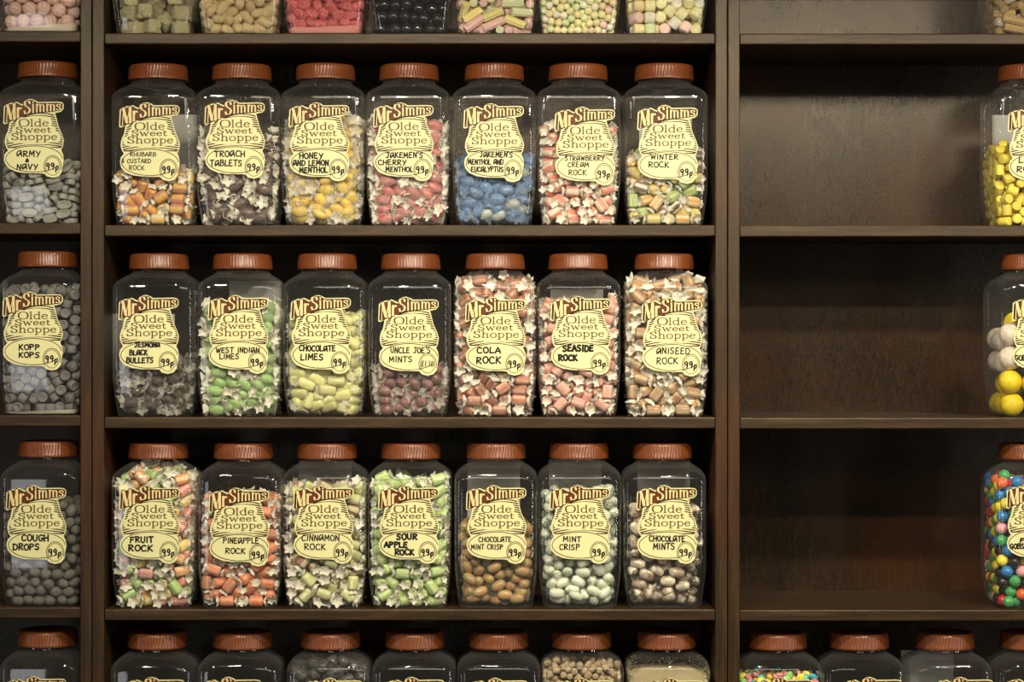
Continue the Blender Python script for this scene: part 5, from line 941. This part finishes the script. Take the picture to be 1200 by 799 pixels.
b = top_jar('mini', 679, 'clear jar of tiny pastel ball sweets, sixth on the middle top shelf')
PASTEL = [(4, (246, 234, 176), 'pale yellow'), (1.5, (246, 206, 192), 'pale pink'), (2, (222, 236, 178), 'pale green'), (2, (248, 220, 166), 'pale orange'), (2.5, (246, 240, 216), 'cream')]
fill('mini', b, 'miniball', 58, [(w, sm('miniball', matte('mini ' + n, c, None, 300, .1, .5)), n + ' tiny ball sweet') for w, c, n in PASTEL], 'ball_sweet', 'sweet', 'in the sixth jar on the middle top shelf')
b = top_jar('mallow', 782, 'clear jar of pastel barrel-shaped sweets, seventh on the middle top shelf')
fill('mallow', b, 'mallow', 62, [(w, sm('mallow', matte('mallow ' + n, c, None, 200, .3, .7)), n + ' barrel-shaped sweet') for w, c, n in PASTEL], 'soft_sweet', 'sweet', 'in the seventh jar on the middle top shelf')
b = top_jar('beige', 1214, 'clear jar of beige candy sticks at the top right edge')
fill('beige', b, 'stick', 64, [(2, sm('stick', matte('beige stick', (196, 170, 118), (170, 140, 92))), 'beige candy stick'), (1, sm('stick', matte('whitish stick', (224, 218, 196), (204, 190, 160))), 'whitish candy stick')], 'candy_stick', 'sweet', 'in the top jar at the right edge', turn=1)

# ------------------------------------------------------------------ second row
b = make_jar('army', 1, 45, 'clear jar of grey oblong lozenges marked ARMY & NAVY', [('aRMY', 174, 375, 557, 46), ('&', 247, 276, 604, 28), ('NaVY', 174, 352, 668, 44)], 4, 115, 9)
fill('army', b, 'lozenge', 85, [(1, sm('lozenge', matte('grey lozenge', (150, 148, 138), (166, 164, 154), 300, .3, .5)), 'grey oblong lozenge')], 'lozenge', 'sweet', 'in the jar marked ARMY & NAVY', tilt=.06)
b = make_jar('rhubarb', 1, 177, 'clear jar of yellow and orange rock sweets marked RHUBARB & CUSTARD ROCK', [('RHUBARB', 151, 372, 527, 34), ('& CUSTARD', 77, 328, 583, 34), ('ROCK', 144, 274, 642, 37)], 140, 119, 6, back=(14, 122))
fill('rhubarb', b, 'rock', 84, [(3, sm('rock', rockmat('rhubarb rock', (246, 186, 58), (226, 128, 88))), 'yellow and orange wrapped rock sweet'), (1.3, sm('rock', rockmat('custard rock', (246, 200, 70), (240, 226, 180))), 'yellow and cream wrapped rock sweet')], 'wrapped_sweet', 'sweet', 'in the jar marked RHUBARB & CUSTARD', W_ROCK)
b = make_jar('troach', 1, 277, 'clear jar of dark sweets in whitish wrappers marked TROACH TABLETS', [('TROaCH', 146, 404, 551, 48), ('TaBLETS', 109, 379, 630, 48)], 240, 116, 9)
fill('troach', b, 'oval', 138, [(1, sm('oval', hard('troach tablet', (70, 50, 44), (112, 88, 78), .8, .2)), 'dark brown sweet in a whitish twisted wrapper')], 'wrapped_sweet', 'sweet', 'in the jar marked TROACH TABLETS', wraps('oval', FILM_WAX, 1.5, SHEATH_DARK), tilt=-.1)
b = make_jar('honey', 1, 377, 'clear jar of yellow wrapped sweets marked HONEY AND LEMON MENTHOL', [('HONEY', 150, 350, 545, 45), ('aND LEMON', 95, 398, 605, 45), ('MENTHOL', 150, 390, 665, 45)], 339, 119, 10)
fill('honey', b, 'oval', 158, [(1, sm('oval', hard('honey lemon menthol', (236, 196, 40), (244, 214, 84), .7, .2)), 'yellow boiled sweet in a clear twisted wrapper')], 'wrapped_sweet', 'sweet', 'in the jar marked HONEY AND LEMON MENTHOL', W_OVAL_CLR, turn=1)
b = make_jar('cherry', 1, 477, 'clear jar of pinkish red wrapped sweets marked CHERRY MENTHOL', [("JaKEMEN'S", 168, 482, 539, 45), ('CHERRY', 102, 340, 600, 42), ('MENTHOL', 165, 398, 659, 42)], 438, 119, 9)
fill('cherry', b, 'oval', 158, [(1, sm('oval', hard('cherry menthol', (186, 78, 80), (206, 110, 106), .7, .2)), 'pinkish red boiled sweet in a pale twisted wrapper')], 'wrapped_sweet', 'sweet', 'in the jar marked CHERRY MENTHOL', W_OVAL_WAX, turn=2)
b = make_jar('eucalyptus', 1, 579, 'clear jar of pale sweets in blue wrappers marked MENTHOL AND EUCALYPTUS', [("JaKEMEN'S", 198, 478, 527, 45), ('MENTHOL aND', 97, 398, 588, 42), ('EUCaLYPTUS', 125, 398, 650, 42)], 544, 120, 9)
fill('eucalyptus', b, 'oval', 98, [(2, sm('oval', hard('menthol eucalyptus', (74, 112, 160), (116, 150, 188), .8, .15)), 'blue boiled sweet in a bluish wrapper'), (1, sm('oval', hard('pale eucalyptus', (166, 176, 172), (186, 192, 182), .8, .2)), 'greyish white sweet in a bluish wrapper')], 'wrapped_sweet', 'sweet', 'in the jar marked MENTHOL AND EUCALYPTUS', W_OVAL_BLUE, turn=3)
b = make_jar('strawberry', 1, 679, 'clear jar of pink and white rock sweets marked STRAWBERRY CREAM ROCK', [('STRaWBERRY', 146, 482, 527, 40), ('CREaM', 171, 350, 581, 40), ('ROCK', 178, 330, 650, 45)], 651, 124, 7, back=(-18, 104))
fill('strawberry', b, 'rock', 150, [(1, sm('rock', rockmat('strawberry cream rock', (240, 128, 100), (248, 222, 198), 3, .45)), 'pink and white striped wrapped rock sweet')], 'wrapped_sweet', 'sweet', 'in the jar marked STRAWBERRY CREAM ROCK', W_ROCK, turn=1)
b = make_jar('winter', 1, 782, 'clear jar of green, yellow and striped rock sweets marked WINTER ROCK', [('WINTER', 172, 406, 528, 42), ('ROCK', 153, 330, 600, 45)], 748, 122, 8, back=(6, 122))
fill('winter', b, 'rock', 112, [(2.4, sm('rock', rockmat('green winter rock', (158, 192, 86), (200, 214, 136), 6)), 'green wrapped rock sweet'), (2, sm('rock', rockmat('yellow winter rock', (230, 206, 76), (238, 222, 140), 5)), 'yellow wrapped rock sweet'), (1.8, sm('rock', rockmat('orange winter rock', (230, 164, 72), (240, 220, 160), 5)), 'orange and cream striped wrapped rock sweet'), (.8, sm('rock', rockmat('brown winter rock', (90, 58, 40), (236, 228, 204), 4)), 'brown and white striped wrapped rock sweet')], 'wrapped_sweet', 'sweet', 'in the jar marked WINTER ROCK', W_ROCK_CLR, turn=2, tilt=.06)
b = make_jar('lemon', 1, 1217, 'clear jar of yellow rock sweets at the right edge, second shelf', [('LEMON', 149, 420, 545, 50), ('ROCK', 131, 350, 623, 50)], 1183, 124, 9, back=(0, 122))
fill('lemon', b, 'chunk', 121, [(1, sm('chunk', matte('lemon rock', (236, 212, 62), (240, 222, 104), 300, .2, .5)), 'yellow cylindrical rock sweet')], 'rock_sweet', 'sweet', 'in the second-shelf jar at the right edge')

# ------------------------------------------------------------------ third row
b = make_jar('kopp', 2, 45, 'clear jar full of grey cylindrical pellets below the ARMY & NAVY jar', [('KOPP', 199, 375, 562, 45), ('KOPS', 199, 375, 629, 45)], 3, 341, 10)
fill('kopp', b, 'pellet', 206, [(1, sm('pellet', matte('grey pellet', (112, 110, 106), (134, 132, 126), 300, .4, .55)), 'grey cylindrical liquorice pellet')], 'liquorice_pellet', 'sweet', 'in the jar below ARMY & NAVY', zoff=4)
b = make_jar('bullets', 2, 178, 'clear jar a third full of dark sweets marked BLACK BULLETS', [('JESMONa', 197, 412, 511, 38), ('BLaCK', 155, 308, 578, 42), ('BULLETS', 128, 358, 645, 44)], 139, 345, 10, back=(-26, 100))
fill('bullets', b, 'oval', 76, [(1, sm('bullet', hard('black bullet', (40, 27, 20), (78, 56, 42), .9, .12)), 'dark brown round sweet in a clear wrapper')], 'wrapped_sweet', 'sweet', 'in the jar marked BLACK BULLETS', W_BULLET, turn=1, tilt=.12)
b = make_jar('limes', 2, 278, 'clear jar of green sweets in white wrappers marked WEST INDIAN LIMES', [('WEST INDIaN', 128, 498, 557, 42), ('LIMES', 159, 325, 611, 42)], 244, 345, 8, back=(12, 150))
fill('limes', b, 'oval', 164, [(1, sm('oval', hard('west indian lime', (134, 184, 80), (160, 206, 112), .6, .25)), 'green boiled sweet in a whitish wrapper')], 'wrapped_sweet', 'sweet', 'in the jar marked WEST INDIAN LIMES', W_OVAL_WAX, turn=2)
b = make_jar('choclimes', 2, 379, 'clear jar of dull yellow-green cushion sweets marked CHOCOLATE LIMES', [('CHOCOLaTE', 134, 444, 544, 46), ('LIMES', 145, 339, 620, 48)], 341, 345, 10)
fill('choclimes', b, 'oval', 150, [(1, sm('cushion', hard('chocolate lime', (214, 214, 140), (222, 220, 154), .4, .35, 120, .15)), 'dull yellow-green cushion sweet in a clear wrapper')], 'wrapped_sweet', 'sweet', 'in the jar marked CHOCOLATE LIMES', W_CUSH, turn=3)
b = make_jar('mints', 2, 479, 'clear jar a third full of purplish brown sweets priced at £1.10', [("UNCLE JOE'S", 165, 504, 546, 48), ('MINTS', 151, 350, 624, 48)], 444, 347, 8, PRICE110)
fill('mints', b, 'oval', 72, [(1, sm('bullet', hard('brown mint', (112, 66, 68), (150, 104, 98), .9, .12), 2), 'purplish brown sweet in a clear wrapper')], 'wrapped_sweet', 'sweet', 'in the jar priced at £1.10', W_BULLET, turn=2)
b = make_jar('cola', 2, 580, 'clear jar full of brown rock sweets marked COLA ROCK', [('COLA', 159, 358, 546, 48), ('ROCK', 153, 364, 634, 54)], 546, 347, 11)
fill('cola', b, 'rock', 203, [(1, sm('rock', rockmat('cola rock', (184, 96, 58), (226, 170, 136), 4, .6)), 'brown striped rock sweet in a white wrapper')], 'wrapped_sweet', 'sweet', 'in the jar marked COLA ROCK', W_ROCK_BIG, turn=0)
b = make_jar('seaside', 2, 679, 'clear jar of salmon pink rock sweets marked SEASIDE ROCK', [('SEASIDE', 165, 425, 538, 50), ('ROCK', 128, 289, 618, 48)], 646, 346, 14, back=(0, 138))
fill('seaside', b, 'rock', 168, [(1, sm('rock', rockmat('seaside rock', (242, 162, 142), (248, 194, 174), 5, .6)), 'salmon pink rock sweet in a white wrapper')], 'wrapped_sweet', 'sweet', 'in the jar marked SEASIDE ROCK', W_ROCK, turn=3)
b = make_jar('aniseed', 2, 782, 'clear jar full to the neck of tan rock sweets marked ANISEED ROCK', [('aNISEED', 186, 469, 546, 50), ('ROCK', 186, 371, 632, 52)], 753, 348, 8)
fill('aniseed', b, 'rock', 210, [(1, sm('rock', rockmat('aniseed rock', (182, 128, 66), (222, 186, 134), 4, .55)), 'tan striped rock sweet in a white wrapper')], 'wrapped_sweet', 'sweet', 'in the jar marked ANISEED ROCK', wraps('rock', FILM_WAX, 1.45), turn=2)
b = make_jar('gobs', 2, 1221, 'clear jar of large white and yellow gobstoppers, right edge third shelf', [('GOBSTOPPERS', 83, 430, 616, 42)], 1188, 346, 9)
fill('gobs', b, 'bigball', 138, [(4, sm('bigball', matte('white gobstopper', (236, 230, 212), (216, 198, 178), 130, .1, .45, .05)), 'large white gobstopper'), (1.5, sm('bigball', matte('yellow gobstopper', (238, 214, 26), (226, 192, 16), 130, .1, .45, .05)), 'large yellow gobstopper')], 'gobstopper', 'sweet', 'in the third-shelf jar at the right edge', turn=2)

# ------------------------------------------------------------------ fourth row
b = make_jar('cough', 3, 46, 'clear jar of grey-brown round drops marked COUGH DROPS', [('COUGH', 193, 423, 543, 52), ('DROPS', 120, 346, 618, 50)], 7, 568, 11)
fill('cough', b, 'drop', 150, [(1, sm('drop', matte('cough drop', (104, 102, 92), (132, 128, 116), 260, .8, .5)), 'grey-brown round cough drop')], 'cough_drop', 'sweet', 'in the jar marked COUGH DROPS')
b = make_jar('fruit', 3, 177, 'clear jar full of mixed coloured rock sweets marked FRUIT ROCK', [('FRUIT', 152, 350, 555, 48), ('ROCK', 138, 345, 628, 48)], 140, 568, 11)
fill('fruit', b, 'rock', 208, [(3, sm('rock', rockmat('green fruit rock', (162, 212, 98), (196, 228, 140), 5)), 'light green wrapped rock sweet'), (2, sm('rock', rockmat('pink fruit rock', (236, 124, 112), (244, 186, 168), 5)), 'pink wrapped rock sweet'), (2, sm('rock', rockmat('yellow fruit rock', (242, 210, 92), (248, 236, 170), 4)), 'yellow wrapped rock sweet'), (2, sm('rock', rockmat('orange fruit rock', (240, 160, 86), (246, 206, 150), 4)), 'orange wrapped rock sweet')], 'wrapped_sweet', 'sweet', 'in the jar marked FRUIT ROCK', W_ROCK_BIG, turn=1)
b = make_jar('pineapple', 3, 279, 'clear jar of orange rock sweets marked PINEAPPLE ROCK', [('PINEaPPLE', 182, 487, 541, 46), ('ROCK', 201, 372, 628, 46)], 245, 571, 8)
fill('pineapple', b, 'rock', 160, [(1, sm('rock', rockmat('pineapple rock', (238, 122, 60), (244, 160, 104), 5, .6)), 'orange striped rock sweet in a clear wrapper')], 'wrapped_sweet', 'sweet', 'in the jar marked PINEAPPLE ROCK', W_ROCK, turn=2)
b = make_jar('cinnamon', 3, 379, 'clear jar of pale green and brown rock sweets marked CINNAMON ROCK', [('CINNaMON', 133, 454, 541, 50), ('ROCK', 155, 337, 617, 50)], 344, 568, 8, back=(-8, 158))
fill('cinnamon', b, 'rock', 176, [(3, sm('rock', rockmat('pale cinnamon rock', (206, 216, 128), (234, 232, 176), 4)), 'pale green striped rock sweet in a white wrapper'), (2, sm('rock', rockmat('brown cinnamon rock', (164, 92, 66), (226, 214, 158), 3)), 'brown and cream striped rock sweet in a white wrapper')], 'wrapped_sweet', 'sweet', 'in the jar marked CINNAMON ROCK', W_ROCK_BIG, turn=3)
b = make_jar('apple', 3, 479, 'clear jar of bright pale green rock sweets marked SOUR APPLE ROCK', [('SOUR', 215, 389, 530, 48), ('APPLE', 111, 307, 598, 46), ('ROCK', 201, 364, 662, 46)], 444, 568, 13)
fill('apple', b, 'rock', 190, [(1, sm('rock', rockmat('sour apple rock', (186, 222, 116), (216, 238, 170), 5, .55)), 'bright green striped rock sweet in a white wrapper')], 'wrapped_sweet', 'sweet', 'in the jar marked SOUR APPLE ROCK', W_ROCK, turn=1)
b = make_jar('mintcrisp', 3, 581, 'clear jar of brown egg-shaped sweets marked CHOCOLATE MINT CRISP', [('CHOCOLaTE', 166, 446, 549, 42), ('MINT CRISP', 103, 375, 614, 42)], 547, 568, 7, back=(-4, 160))
fill('mintcrisp', b, 'oval', 120, [(1, sm('crisp', hard('chocolate mint crisp', (196, 136, 90), (170, 160, 84), .7, .25, 90, .2)), 'brown egg-shaped sweet in a clear wrapper')], 'wrapped_sweet', 'sweet', 'in the jar marked CHOCOLATE MINT CRISP', W_CRISP, turn=0)
b = make_jar('crisp', 3, 680, 'clear jar of pale mint green egg-shaped sweets marked MINT CRISP', [('MINT', 174, 329, 549, 46), ('CRISP', 144, 315, 617, 46)], 645, 568, 8, back=(-4, 160))
fill('crisp', b, 'oval', 182, [(1, sm('crisp', hard('mint crisp', (226, 234, 206), (236, 240, 220), .5, .3, 120, .2)), 'pale mint green egg-shaped sweet in a clear wrapper')], 'wrapped_sweet', 'sweet', 'in the jar marked MINT CRISP', wraps('crisp', film('dark green wrapper', srgb(86, 112, 100), .35, .1), 1.0, SHEATH_DARK), turn=1)
b = make_jar('chocmints', 3, 780, 'clear jar of cream and brown sweets marked CHOCOLATE MINTS', [('CHOCOLaTE', 168, 473, 546, 46), ('MINTS', 201, 386, 614, 50)], 747, 568, 9, back=(6, 160))
fill('chocmints', b, 'oval', 145, [(1, sm('crisp', hard('chocolate mint', (244, 236, 210), (136, 92, 62), .6, .25, 62, .12)), 'cream and brown sweet in a dark clear wrapper')], 'wrapped_sweet', 'sweet', 'in the jar marked CHOCOLATE MINTS', wraps('crisp', film('blackish wrapper', srgb(40, 36, 32), .55, .1), 1.1, SHEATH_DARK), turn=3)
b = make_jar('balls', 3, 1218, 'clear jar of small many-coloured gobstoppers, right edge fourth shelf', [('FRUIT', 174, 380, 572, 40), ('GOBSTOPPERS', 90, 430, 624, 40)], 1181, 566, 10)
BR = [(1, (192, 36, 44), 'red'), (1.3, (52, 128, 192), 'blue'), (1, (70, 160, 92), 'green'), (1.5, (238, 214, 62), 'yellow'), (1.2, (232, 106, 56), 'orange'), (.8, (236, 172, 178), 'pink'), (.8, (32, 28, 38), 'black')]
fill('balls', b, 'ball', 196, [(w, sm('ball', hard('gobstopper ' + n, c, None, .5, .2, wb=0, var=.06)), 'small shiny %s gobstopper' % n) for w, c, n in BR], 'gobstopper', 'sweet', 'in the fourth-shelf jar at the right edge', turn=1)

# ------------------------------------------------------------------ fifth row: the tops of the jars
def low_jar(key, cx, label, bx, by, **kw): return make_jar(key, 4, cx, label, None, bx, by, **kw)
low_jar('lowa', 45, 'clear jar below the COUGH DROPS jar, only its top in view', 7, 792)
low_jar('lowb', 176, 'empty-looking clear jar below the FRUIT ROCK jar', 146, 793)
low_jar('lowc', 278, 'empty-looking clear jar below the PINEAPPLE ROCK jar', 236, 793)
b = low_jar('lowd', 383, 'clear jar of black wrapped sweets below the CINNAMON ROCK jar', 355, 794)
fill('lowd', b, 'rock', 206, [(1, sm('cushion', hard('black jelly', (36, 34, 34), (60, 57, 54), .7, .2)), 'black sweet in a thin dark wrapper')], 'wrapped_sweet', 'sweet', 'in the jar below CINNAMON ROCK', wraps('cushion', film('smoky wrapper', srgb(90, 88, 84), .5, .15), 1.0, SHEATH_DARK), zmin=125, turn=3)
low_jar('lowe', 484, 'empty-looking clear jar below the SOUR APPLE ROCK jar', 451, 793)
low_jar('lowf', 584, 'empty-looking clear jar below the CHOCOLATE MINT CRISP jar', 549, 794)
b = low_jar('lowg', 683, 'clear jar of small beige nuggets below the MINT CRISP jar', 650, 794)
fill('lowg', b, 'nugget', 205, [(1, sm('nugget', matte('beige nugget', (190, 170, 136), (164, 140, 104), 300, .5), 1), 'small beige nugget')], 'nugget', 'sweet', 'in the jar below MINT CRISP', zoff=122, zmin=140, turn=1)
b = low_jar('lowh', 785, 'clear jar of pale fine crumbs below the CHOCOLATE MINTS jar', 755, 794)
def crumbs(base):
    rng = random.Random(4); bm = bmesh.new()
    rings = []
    for z, g in ((120, 0), (150, 0), (172, 0), (180, 3), (184, 12), (187, 26), (189, 44), (190, 56)):
        h = 59.4 - g
        rings.append([(x, y, zz + rng.uniform(-1, 1) * (1.2 if z > 172 else 0) * MM) for x, y, zz in rrect(h, min(12, h), z)])
    loft(bm, rings, (True, True))
    for _ in range(1500):
        z = rng.uniform(176, 208) if rng.random() < .8 else rng.uniform(176, 190)
        ring = rrect(half(z) - 1.6, shoulder_radius(z, half(z) - 1.6), z)
        c = Vector(ring[rng.randrange(len(ring))]); c += Vector((rng.uniform(-2, 2), rng.uniform(0, 1) * 1.5, rng.uniform(-1, 1))) * MM
        r = rng.uniform(.35, .9) * MM
        vs = [bm.verts.new(c + Vector(d) * r) for d in ((1, 0, -.6), (-.6, .8, -.6), (-.6, -.8, -.6), (0, 0, .9))]
        for t in ((0, 1, 2), (0, 3, 1), (1, 3, 2), (2, 3, 0)): bm.faces.new([vs[k] for k in t])
    o = obj('sherbet_crumbs', finish(bm, 'crumbs', matte('pale crumbs', (206, 192, 152), (176, 158, 116), 1200, .9)), None, base)
    tag(o, 'pale beige fine crumbs in the jar below CHOCOLATE MINTS', 'crumbs', kind='stuff')
crumbs(b)
b = low_jar('lowi', 917, 'clear jar of bright coloured beans, first on the lower right shelf', 883, 793)
fill('lowi', b, 'miniball', 179, [(w, sm('bean', hard('bean ' + n, c, None, .3, .35, wb=0, var=.06)), n + ' sugar-coated bean') for w, c, n in ((1, (60, 190, 216), 'bright blue'), (1.4, (246, 222, 70), 'bright yellow'), (1, (246, 148, 160), 'bright pink'), (.8, (150, 212, 116), 'bright green'))], 'sugar_bean', 'sweet', 'in the first jar on the lower right shelf', zoff=112, zmin=138)
low_jar('lowj', 1015, 'empty-looking clear jar, second on the lower right shelf', 988, 793)
low_jar('lowk', 1117, 'clear jar with pale sheet at its back, third on the lower right shelf', 1095, 793, back=(-14, 152))  # pale rectangular sheet set left of centre inside this jar's back
low_jar('lowl', 1219, 'clear jar at the right edge of the lower right shelf', 1180, 792)

# ------------------------------------------------------------------ sugar lying in the bottoms of three jars
def sugar(row, cx, label, h0, h1, mat):
    base = Vector((X(cx), JAR_Y, Z(ROW_PY[row] + dpy_for(cx)) + 0.0004)); rng = random.Random(cx)
    bm = bmesh.new(); rings = []
    for z, t in ((1.4, 0), (3, 0), (1, 1)):
        ring = rrect(half(z if t == 0 else 8) - 1.2, 12, z)
        if t: ring = [(x, y, (h0 + (h1 - h0) * (x / MM + 55) / 110 + rng.uniform(-.8, .8)) * MM) for x, y, _ in ring]
        rings.append(ring)
    loft(bm, rings, (True, True))
    o = obj('loose_sugar', finish(bm, 'loose_sugar', mat), None, base)
    tag(o, label, 'sugar', kind='stuff')
sugar(0, 44, 'cream sugar dust heaped in the foot of the pink ball jar', 5, 13, matte('cream sugar', (244, 222, 196), (250, 236, 214), 1500, .6))
sugar(0, 379, 'pink sugar lying in the foot of the red sweets jar', 9, 12, matte('pink sugar', (238, 150, 140), (244, 176, 164), 1500, .6))
sugar(2, 45, 'pale dust lying in the foot of the grey pellet jar', 2.8, 7, matte('pale dust', (210, 204, 186), (226, 220, 204), 1500, .6))
